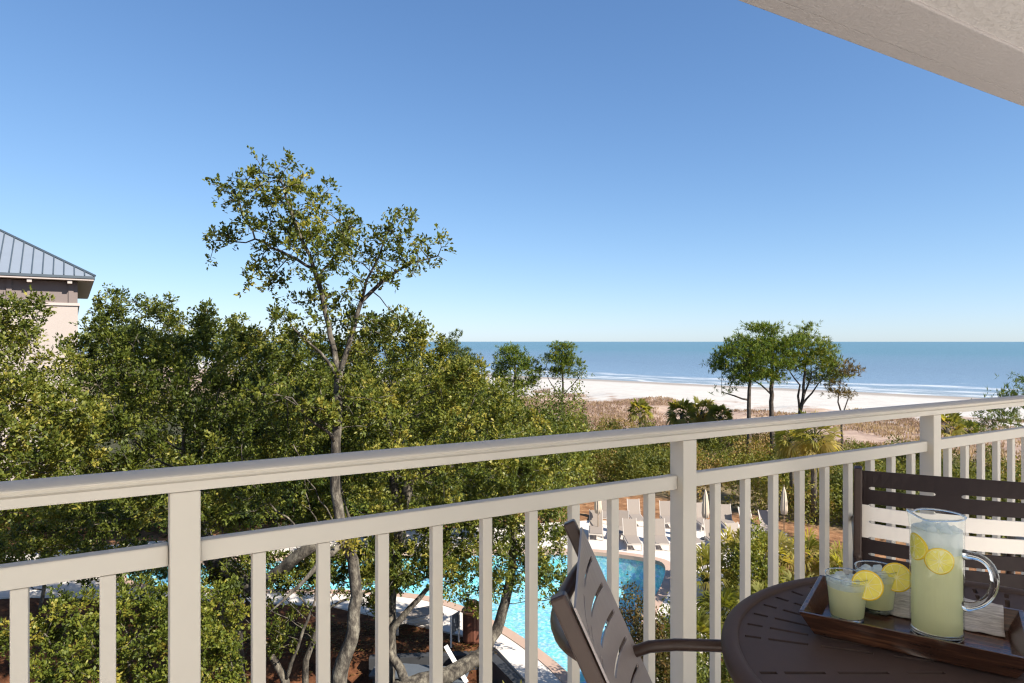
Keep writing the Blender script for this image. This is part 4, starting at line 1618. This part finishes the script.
d = 44.0
pine('dark green pine with a straight trunk, leftmost of the beach pine clump', base_at(749, d), [
    (None, [(base_at(748, d), 0.17), P_(749, 430, d, 0.15), P_(749, 400, d, 0.13), P_(750, 382, d, 0.11), P_(745, 365, d, 0.07)]),
    (1, [P_(749, 402, d, 0.06), P_(735, 396, d, 0.05), P_(722, 392, d, 0.03)])],
    [(740, 352, d, 24, 14, 1.8), (728, 364, d, 18, 9, 1.3), (755, 362, d, 18, 16, 1.5), (745, 375, d, 20, 10, 1.5), (728, 391, d, 16, 4, .8), (760, 348, d, 12, 10, 1)],
    330, 101, M['pine_leaf'], group='beach pines by the dunes')
d = 45.0
pine('tallest pine of the beach clump with a dark straight trunk', base_at(773, d), [
    (None, [(base_at(773, d), 0.19), P_(772, 430, d, 0.17), P_(772, 395, d, 0.15), P_(772, 365, d, 0.11), P_(772, 340, d, 0.07)]),
    (1, [P_(772, 395, d, 0.06), P_(760, 384, d, 0.05), P_(748, 378, d, 0.02)])],
    [(770, 330, d, 20, 9, 1.6), (778, 345, d, 22, 14, 1.8), (765, 352, d, 20, 14, 1.6), (782, 362, d, 20, 12, 1.6), (770, 374, d, 18, 10, 1.3)],
    360, 102, M['pine_leaf'], group='beach pines by the dunes', tint_shift=0.04)
d = 46.0
pine('pine with several upright stems and a yellow green crown on the right of the clump', base_at(800, d), [
    (None, [(base_at(801, d), 0.20), P_(801, 425, d, 0.17), P_(800, 412, d, 0.14), P_(803, 398, d, 0.11), P_(804, 380, d, 0.09), P_(806, 355, d, 0.05)]),
    (1, [P_(800, 410, d, 0.09), P_(798, 396, d, 0.08), P_(800, 385, d, 0.06), P_(790, 372, d, 0.04)]),
    (1, [P_(801, 405, d, 0.08), P_(812, 393, d, 0.06), P_(818, 384, d, 0.04)]),
    (1, [P_(803, 398, d, 0.07), P_(808, 385, d, 0.06), P_(812, 372, d, 0.03)])],
    [(806, 338, d, 13, 12, 1.4), (814, 352, d, 22, 13, 1.8), (800, 360, d, 20, 12, 1.6), (825, 364, d, 18, 10, 1.4), (815, 375, d, 18, 8, 1.4), (832, 377, d, 14, 7, 1)],
    380, 103, M['pine_leaf'], group='beach pines by the dunes', tint_shift=0.16)
d = 45.0
pine('small browning pine at the right end of the beach clump', base_at(842, d), [
    (None, [(base_at(843, d), 0.08), P_(842, 415, d, 0.07), P_(838, 402, d, 0.05), P_(840, 385, d, 0.03)]),
    (1, [P_(842, 415, d, 0.05), P_(847, 402, d, 0.04), P_(850, 392, d, 0.02)])],
    [(843, 372, d, 11, 8, .9), (836, 384, d, 9, 7, .8), (840, 392, d, 12, 5, .8), (851, 391, d, 8, 5, .6)],
    130, 104, M['pine_brown'], Ln=0.26, group='beach pines by the dunes')
# far pines left of centre
d = 62.0
pine('rounded dark pine, left of the two pines standing before the surf', base_at(517, d), [
    (None, [(base_at(516, d), 0.15), P_(516, 410, d, 0.14), P_(515, 385, d, 0.12), P_(515, 365, d, 0.07)])],
    [(512, 354, d, 15, 9, 1.4), (518, 366, d, 18, 12, 1.8), (506, 374, d, 14, 12, 1.5), (520, 384, d, 18, 10, 1.5), (535, 372, d, 10, 8, 1)],
    300, 105, M['pine_leaf'], Ln=0.34, Wn=0.05)
pine('thin crowned pine with bare lower branches, right of the two before the surf', base_at(562, d), [
    (None, [(base_at(560, d), 0.12), P_(562, 410, d, 0.11), P_(563, 385, d, 0.09), P_(562, 360, d, 0.05)]),
    (1, [P_(563, 395, d, 0.05), P_(575, 382, d, 0.04), P_(583, 372, d, 0.02)]),
    (1, [P_(562, 400, d, 0.05), P_(552, 385, d, 0.04), P_(545, 372, d, 0.02)])],
    [(562, 350, d, 13, 8, 1.2), (556, 360, d, 13, 8, 1.2), (570, 362, d, 14, 8, 1.2), (562, 372, d, 16, 6, 1.2), (580, 374, d, 6, 4, .6)],
    190, 106, M['pine_leaf'], Ln=0.30, Wn=0.045, tint_shift=0.05)
d = 55.0
pine('pale green cone shaped conifer peeking above the oaks', base_at(456, d), [
    (None, [(base_at(456, d), 0.14), P_(456, 410, d, 0.12), P_(456, 370, d, 0.07), P_(457, 340, d, 0.03)])],
    [(457, 338, d, 6, 7, .7), (455, 350, d, 13, 9, 1.3), (460, 361, d, 19, 10, 1.6), (452, 378, d, 20, 12, 1.9), (470, 388, d, 20, 12, 1.6)],
    330, 107, M['pine_pale'], Ln=0.34, Wn=0.06, Dst=0.45)
d = 24.0
pine('young pine with sparse dark tufts beyond the right end of the railing', base_at(1050, d), [
    (None, [(base_at(1060, d), 0.10), P_(1058, 460, d, 0.08), P_(1052, 400, d, 0.05)]),
    (1, [P_(1056, 440, d, 0.04), P_(1020, 425, d, 0.03), P_(985, 418, d, 0.012)])],
    [(1018, 393, d, 9, 4, .4), (1035, 385, d, 16, 10, .6), (1000, 414, d, 14, 6, .5), (1016, 418, d, 14, 6, .5), (996, 424, d, 20, 5, .5), (978, 428, d, 10, 4, .4)],
    90, 108, M['pine_leaf'], Ln=0.20, Wn=0.02, Dst=0.28, kill=0.3, tip=0.006)


# --- palms
def frond_fan(rs, o, az, el, Rf, nl, wid, droop):
    """returns quads of one fan leaf and its stalk end"""
    d = np.array([math.cos(az)*math.cos(el), math.sin(az)*math.cos(el), math.sin(el)])
    st = Rf*rs.uniform(0.5, 0.75)
    hub = o+d*st
    s = np.cross(d, [0, 0, 1.0])
    s /= np.linalg.norm(s)+1e-9
    rl = rs.uniform(-1.0, 1.0)
    s = s*math.cos(rl)+np.cross(d, s)*math.sin(rl)
    q = []
    for k in range(nl):
        t = (k/(nl-1)-0.5)*2
        a = t*R(80)
        ld = d*math.cos(a)+s*math.sin(a)+np.array([0, 0, 0.04])+rs.normal(0, 0.10, 3)
        ld /= np.linalg.norm(ld)
        L = Rf*(0.66-0.20*abs(t))*rs.uniform(0.85, 1.1)
        w = wid
        ss = np.cross(ld, np.cross(d, s))
        ss /= np.linalg.norm(ss)+1e-9
        m1 = hub+ld*L*0.55
        tip_ = hub+ld*L+np.array([0, 0, -droop*L])
        q.append([hub, m1+ss*w, tip_, m1-ss*w])
    return hub, q


def palm(label, loc, trunk_h, Rf, nf, seed, lean=0, rtr=0.14, el0=-0.5, el1=1.35, nl=15, wid=0.03, group='fan palms', name='palm_tree', droop=0.12, leaf=None, cat='palm', tsh=0.0):
    rs = np.random.default_rng(seed)
    root = thing(name, loc, label, cat, group)
    top = np.array([lean, 0, trunk_h])
    if trunk_h > 0.4:
        MB().tube([(0, 0, 0), (lean*0.4, 0, trunk_h*0.5), (lean, 0, trunk_h)], [rtr*1.15, rtr, rtr*1.05], 10).build('trunk', M['palm_bark'], root, smooth=True)
    quads, tint = [], []
    stalk = MB()
    for i in range(nf):
        az = i*2.39996+rs.uniform(-0.2, 0.2)
        f = (i+0.5)/nf
        el = el1+(el0-el1)*f**0.8+rs.normal(0, 0.1)
        hub, q = frond_fan(rs, top+np.array([0, 0, 0.05]), az, el, Rf*rs.uniform(0.85, 1.1), nl, wid, droop+0.3*f)
        quads += q
        t0 = 0.63+rs.normal(0, 0.13)+tsh+(0.3 if el < -0.25 else 0)
        tint += [min(0.98, max(0.02, t0+rs.normal(0, 0.06))) for _ in q]
        stalk.tube([top, hub], 0.012, 4, cap=False)
    fast_mesh('fronds', np.array(quads).reshape(-1, 3), 4, tint, leaf or M['palm_leaf'], root)
    stalk.build('frond_stalks', M['palm_leaf'], root)
    return root


def palm_px(label, px, py, d, Rpx, nf, seed, **k):
    c = at(px, py, d)
    zb = gz(c.x, c.y)-0.05
    return palm(label, (c.x, c.y, zb), c.z-zb, Rpx*d/F*0.95, nf, seed, **k)


palm_px('single small fan palm standing alone in the dry dune grass', 640, 412, 57, 13, 26, 201, rtr=0.12, wid=0.07)
palm_px('bushy fan palm at the left of the low palm clump on the dune', 682, 415, 50, 15, 42, 202, wid=0.06, el0=-0.9)
palm_px('yellowish fan palm in the middle of the low palm clump on the dune', 702, 412, 51, 15, 42, 203, wid=0.06, tsh=0.15, el0=-0.9)
palm_px('fan palm at the right of the low palm clump on the dune', 720, 417, 49, 13, 40, 204, wid=0.06, el0=-0.9)
palm_px('full fan palm on a brown trunk just behind the railing pickets', 814, 438, 31, 25, 48, 205, rtr=0.13, wid=0.04, tsh=0.12, el0=-1.1)
palm_px('fan palm crown left of the full palm, with hanging dry fronds', 792, 441, 34, 20, 44, 206, rtr=0.12, wid=0.04, el0=-1.1)
palm_px('spiky fan palm just right of the third railing post', 947, 428, 40, 17, 30, 207, wid=0.05)
palm_px('low fan palm between the spiky palm and the young pine', 967, 433, 41, 13, 26, 208, wid=0.05)
# palmettos by the deck
pal = [(706, 575, 21.5, 30, 'front palmetto clump beside the middle railing post'), (735, 555, 22.5, 30, 'pale palmetto clump next to the loungers'), (770, 560, 22, 34, 'bright palmetto clump in the middle of the bed beyond the table'),
       (722, 615, 19.0, 30, 'dark palmetto clump low behind the table edge'), (765, 610, 19.5, 32, 'palmetto clump directly above the table edge'), (806, 560, 22.5, 32, 'palmetto clump left of the dark chair'),
       (840, 575, 21.5, 32, 'palmetto clump beside the dark chair post'), (800, 600, 20.0, 30, 'palmetto clump behind the front lemonade glass'), (695, 640, 17.5, 30, 'dark low palmetto clump under the chair arm')]
for i, (px, py, dd, rp, lab) in enumerate(pal):
    palm_px(lab, px, py+6, dd, rp*1.05, 34, 300+i, rtr=0.09, el0=0.0, el1=1.45, nl=17, wid=0.028, group='palmettos by the pool deck', name='palmetto', droop=0.25, cat='palmetto', tsh=0.15 if py < 590 else -0.05)
lp = at(515, 690, 15.6)
palm('pale green agave like plant at the foot of the deck wall', (lp.x, lp.y, gz(lp.x, lp.y)), 0.35, 0.75, 18, 340, rtr=0.08, el0=-0.1, wid=0.05, nl=7, name='agave_plant', group=None, cat='plant', tsh=0.25)


# --- leafy blobs for shrubs
def blob(rs, c, r, n, L, W, lump=0.35):
    d = rs.normal(0, 1, (n, 3))
    d /= np.linalg.norm(d, axis=1)[:, None]
    ph = rs.uniform(0, 6.28, 6)
    k = 1+lump*(np.sin(d[:, 0]*4+ph[0])*np.sin(d[:, 1]*4+ph[1])+0.6*np.sin(d[:, 2]*7+ph[2])*np.sin(d[:, 0]*8+ph[3]))*0.6
    rr = rs.uniform(0.45, 1, n)**0.5*k
    p = d*rr[:, None]*np.array(r)
    p[:, 2] = np.abs(p[:, 2]) if True else p[:, 2]
    return np.array(c)+p


def bush(name, label, group, cat, c, r, n, seed, leaf, L=0.09, W=0.05, stems=5, tsh=0):
    rs = np.random.default_rng(seed)
    root = thing(name, c, label, cat, group)
    p = blob(rs, (0, 0, 0.1), r, n, L, W)
    cl = np.sin(p[:, 0]*5+seed)*np.sin(p[:, 1]*5)*np.sin(p[:, 2]*5+1)*0.18
    fast_mesh('foliage', leaves(p, rs, L, W), 4, np.clip(0.47+tsh+cl+rs.normal(0, 0.16, n), 0.02, 0.98), leaf, root)
    st = MB()
    for i in range(stems):
        a = rs.uniform(0, 6.28)
        st.tube([(0, 0, -0.1), (r[0]*0.3*math.cos(a), r[1]*0.3*math.sin(a), r[2]*0.4), (r[0]*0.6*math.cos(a+.3), r[1]*0.6*math.sin(a+.3), r[2]*0.8)], [0.03, 0.02, 0.008], 5)
    st.build('stems', M['bark'], root, smooth=True)
    return root


c = gp(640, 715)
bush('leafy_shrub', 'reddish green shrub beside the pool seen between two pickets', None, 'shrub', (c.x, c.y, 0.03), (0.95, 0.9, 2.5), 9000, 401, M['red_leaf'], 0.085, 0.045)
c = gp(672, 705)
bush('leafy_shrub', 'dark green shrub behind the middle post and chair arm', None, 'shrub', (c.x, c.y, 0.03), (0.7, 0.8, 2.0), 7000, 402, M['oak_leaf'], 0.085, 0.045)
c = gp(775, 640)
bush('leafy_shrub', 'yellow green croton shrub among the palmettos', None, 'shrub', (c.x+.3, c.y+2.5, 0.0), (1.0, 0.9, 2.3), 6000, 403, M['hedge_leaf'], 0.12, 0.05, tsh=0.2)
c = gp(740, 690)
bush('leafy_shrub', 'deep green shrub filling the bed under the palmettos', None, 'shrub', (c.x, c.y, -0.9), (1.4, 0.9, 1.8), 9000, 404, M['oak_leaf'], 0.09, 0.05)
c = gp(845, 640)
bush('leafy_shrub', 'deep green shrub below the dark chair behind the railing', None, 'shrub', (c.x, c.y, -0.1), (1.8, 1.2, 1.7), 9000, 405, M['scrub'], 0.10, 0.05)
for i, (px, dd, rx, h, lab) in enumerate([(900, 30, 1.8, 2.4, 'rounded scrub bush left of the third post'), (975, 29, 2.0, 2.6, 'dark scrub bush behind the pickets right of the third post'), (1040, 27, 2.2, 2.8, 'dark scrub bush at the right end of the railing'), (860, 34, 2.0, 2.2, 'scrub bush behind the chair back, beside the palm trunk'), (935, 36, 2.0, 2.0, 'scrub bush directly behind the third post')]):
    x = (px-512)/F*dd
    bush('scrub_bush', lab, 'scrub bushes at the right', 'bush', (x, dd, gz(x, dd)-0.1), (rx, 1.6, h), 6000, 420+i, M['scrub'], 0.13, 0.07, tsh=-0.08)

# scrub thicket between deck and dunes: one uncountable mass
rs = np.random.default_rng(500)
pts, tn = [], []
for i in range(560):
    q = 32.5+rs.uniform(0, 1)**1.3*19
    s = rs.uniform(-38, 34)
    x, y = QX*q+QY*s, QY*q-QX*s
    if y < 24 or y > 85:
        continue
    h = rs.uniform(0.9, 2.0)*(1.2 if q < 42 else 0.8)
    r = rs.uniform(0.8, 1.7)
    n = int(330+420*r*h/2)
    p = blob(rs, (x, y, gz(x, y)), (r, r, h), n, 0.15, 0.08, 0.5)
    pts.append(p)
    t0 = rs.choice([0.28, 0.45, 0.6, 0.74, 0.97], p=[.22, .26, .2, .14, .18])
    tn.append(np.clip(t0+rs.normal(0, 0.13, n), 0.02, 0.98))
p = np.concatenate(pts)
o = fast_mesh('scrub_thicket', leaves(p, rs, 0.17, 0.085), 4, np.concatenate(tn), M['scrub'])
tag(o, 'green and yellow scrub thicket between the pool deck and the dunes', 'scrub', kind='stuff')

rs = np.random.default_rng(505)
pts, tn = [], []
for i in range(430):
    x, y = rs.uniform(-34, 4), rs.uniform(26.5, 58)
    if (x > -3 and y > 48) or (x < -18 and y > 34):
        continue
    if inside(np.array([x]), np.array([y]), deck_arr)[0] or seg_dist(np.array([x]), np.array([y]), deck_arr)[0] < 1.4 or (y < 31.5 and x > -11):
        continue
    h = rs.uniform(1.5, 3.2)+max(0, min(2.5, (y-33)*0.3))
    r = rs.uniform(1.2, 2.2)
    n = int(700*r*h/3)
    pts.append(blob(rs, (x, y, gz(x, y)), (r, r, h), n, 0.2, 0.1, 0.5))
    tn.append(np.clip(rs.choice([0.3, 0.42, 0.5, 0.65])+rs.normal(0, 0.13, n), 0.02, 0.98))
p = np.concatenate(pts)
o = fast_mesh('understorey_thicket', leaves(p, rs, 0.20, 0.11), 4, np.concatenate(tn), M['oak_leaf'])
tag(o, 'dark green undergrowth behind the pool beneath the oaks', 'undergrowth', kind='stuff')

# dune grass
rs = np.random.default_rng(510)
N = 26000
q = rs.uniform(46, 88, N)
s = rs.uniform(-75, 55, N)
x, y = QX*q+QY*s, QY*q-QX*s
pch = vnoise(x, y, 5, 7)*0.7+vnoise(x, y, 1.8, 8)*0.3
keep = (pch > 0.36+0.36*np.clip((q-72)/14, 0, 1)) & (y > 30)
x, y, q = x[keep], y[keep], q[keep]
z = terrain(x, y)
nb = 7
idx = np.repeat(np.arange(len(x)), nb)
cen = np.stack([x, y, z], 1)[idx]+rs.normal(0, 0.16, (len(idx), 3))*np.array([1, 1, 0])
lv = leaves(cen, rs, 0.36, 0.07, 2.0, fold=0.0)
tint = np.clip(0.25+0.7*vnoise(x, y, 7, 9)[idx]*0.75+rs.normal(0, 0.14, len(idx)), 0.02, 0.98)
o = fast_mesh('dune_grass', lv, 4, tint, M['dune_grass'])
tag(o, 'dry pinkish brown grass covering the dunes', 'grass', kind='stuff')

# fallen leaves and needles on the mulch under the oaks
rs = np.random.default_rng(520)
N = 26000
x = rs.uniform(-14, 4, N)
y = rs.uniform(12.5, 20, N)
ok = ~inside(x, y, deck_arr)
x, y = x[ok], y[ok]
cen = np.stack([x, y, terrain(x, y)+0.015], 1)
lv = leaves(cen, rs, 0.11, 0.045, 0.0, fold=0.1)
lv = lv.reshape(-1, 4, 3)
lv[:, :, 2] = cen[:, None, 2]+(lv[:, :, 2]-cen[:, None, 2])*0.25+0.02
o = fast_mesh('leaf_litter', lv.reshape(-1, 3), 4, np.clip(rs.normal(0.6, 0.25, len(x)), 0, 1), M['red_leaf'])
tag(o, 'reddish leaf litter on the mulch under the oaks', 'leaf litter', kind='stuff')


# ------------------------------------------------------------------ pool furniture
def make_lounger(loc, rz, label, group):
    root = thing('pool_lounger', loc, label, 'lounger', group, rz)
    # local: foot end at -y (towards the pool), backrest raised at +y
    f = MB()
    for s in (-1, 1):
        f.box((s*0.34, -0.1, 0.33), (0.05, 1.5, 0.06))
    f.box((0, -0.83, 0.33), (0.73, 0.05, 0.06)).box((0, 0.62, 0.33), (0.73, 0.05, 0.06))
    f.build('frame', M['white_frame'], root)
    MB().box((0, -0.13, 0.375), (0.63, 1.30, 0.03)).build('seat', M['sling'], root, bevel=0.008)
    m = Matrix.Rotation(R(68), 3, 'X')
    MB().box((0, 0.53+0.40*math.cos(R(68)), 0.38+0.40*math.sin(R(68))), (0.63, 0.80, 0.03), m).build('backrest', M['sling'], root, bevel=0.008)
    for s in (-1, 1):
        MB().box((s*0.335, 0.53+0.41*math.cos(R(68)), 0.38+0.41*math.sin(R(68))), (0.035, 0.84, 0.045), m).build('backrest_frame', M['white_frame'], root)
    for sx in (-1, 1):
        for sy in (-0.75, 0.55):
            MB().box((sx*0.34, sy, 0.15), (0.05, 0.06, 0.30)).build('leg', M['white_frame'], root)
    return root


front = [(596, 537), (621, 537), (632, 547), (660, 547), (690, 546), (716, 548), (742, 552)]
back = [(602, 521), (636, 524), (668, 526), (702, 528), (728, 530), (752, 533), (772, 537)]
words = ['leftmost', 'second', 'third', 'fourth', 'fifth', 'sixth', 'last']
L0 = None
for row, lst in (('front', front), ('rear', back)):
    for i, (px, py) in enumerate(lst):
        g = gp(px, py)
        g.z = 0.034
        rz = R(-12+4*i+(5, -6, 3, -4, 7, -5, 4)[i]) if row == 'front' else R(-8+3*i+(-5, 6, -2, 5, -7, 3, -4)[i])
        lab = 'beige sling lounger facing the pool, %s from the left in the %s row' % (words[i], row)
        if i == 6:
            lab = 'beige sling lounger facing the pool, at the right end of the %s row' % row
        if L0 is None:
            L0 = make_lounger(g, rz, lab, 'sling loungers across the pool')
            L0.scale = (0.84,)*3
        else:
            dup(L0, g, rz, lab, 0.84)
g = gp(412, 628)
g.z = 0.034
dup(L0, g, R(118), 'beige lounger on the near deck under the leaning oak branch')


def umbrella(px, py_base, top, label):
    g = gp(px, py_base)
    root = thing('closed_umbrella', (g.x, g.y, 0.03), label, 'umbrella', 'closed umbrellas among the loungers')
    root.scale = (0.72, 0.72, 0.9)
    MB().tube([(0, 0, 0.04), (0, 0, 2.2)], 0.025, 8).build('pole', M['pole'], root, smooth=True)
    MB().lathe([(0.0, 0.0), (0.27, 0.0), (0.27, 0.05), (0.06, 0.09), (0.0, 0.09)], 20).build('base', M['dark'], root)
    MB().lathe([(0.05, 1.0), (0.15, 1.02), (0.19, 1.25), (0.17, 1.6), (0.11, 2.05), (0.05, 2.28), (0.0, 2.36)], 32, sq=lambda a, i: 1+0.22*math.cos(a*8) if i < 5 else 1).build('canopy', M['canvas'], root, smooth=True)
    MB().lathe([(0.0, 2.34), (0.025, 2.36), (0.02, 2.42), (0.0, 2.44)], 8).build('finial', M['pole'], root, smooth=True)
    return root


umbrella(598, 535, 500, 'closed cream umbrella at the left end of the loungers')
umbrella(705.5, 540, 494, 'closed cream umbrella on a brown pole between middle lounger backs')
umbrella(784, 536, 503, 'closed cream umbrella behind the palmettos at the right')

# slatted bin with a copper dome
g = gp(473, 641)
bin_ = thing('waste_bin', (g.x, g.y, 0.03), 'red brown slatted waste bin with a copper dome lid on the deck', 'bin')
MB().lathe([(0.0, 0.0), (0.28, 0.0), (0.29, 0.05), (0.29, 0.80), (0.0, 0.80)], 40, sq=lambda a, i: 1+0.02*(1 if math.sin(a*20) > 0 else -1)).build('bin_body', M['terracotta'], bin_)
MB().lathe([(0.27, 0.80), (0.31, 0.80), (0.32, 0.84), (0.30, 0.87), (0.26, 0.86)], 40).build('rim', M['copper'], bin_, smooth=True)
MB().lathe([(0.24, 0.86), (0.23, 0.95), (0.18, 1.05), (0.09, 1.115), (0.0, 1.13)], 32).build('dome_lid', M['copper'], bin_, smooth=True)
# low post light by the bin
g = gp(455, 645)
sg_ = thing('sign_board', (g.x, g.y, 0.0), 'small grey sign board on two posts left of the waste bin', 'sign', rz=R(60))
MB().box((0, 0, 0.62), (0.34, 0.03, 0.50)).build('board', M['slate'], sg_, bevel=0.005)
for s in (-1, 1):
    MB().box((s*0.19, 0, 0.44), (0.035, 0.04, 0.88)).build('post', M['white_mat'], sg_)
# dark low shelter roof below the deck
g = at(420, 668, 16.9)
sh = thing('service_counter', (g.x, g.y, -0.9), 'dark slate topped service counter below the near edge of the deck', 'counter', rz=R(-8))
MB().box((0, 0, 0.45), (2.3, 0.55, 0.9)).build('cabinet', M['dark'], sh, bevel=0.01)
MB().box((0, 0, 0.93), (2.45, 0.72, 0.05)).build('counter_top', M['slate'], sh, bevel=0.008)
g = at(456, 664, 16.6)
pl = thing('white_plank', (g.x, g.y, g.z), 'white plank leaning on the dark wall below the deck', 'plank', rz=R(20))
MB().box((0, 0, 0), (0.11, 0.03, 1.0), Matrix.Rotation(R(-28), 3, 'Y') @ Matrix.Rotation(R(-35), 3, 'X')).build('board', M['white_mat'], pl, bevel=0.004)
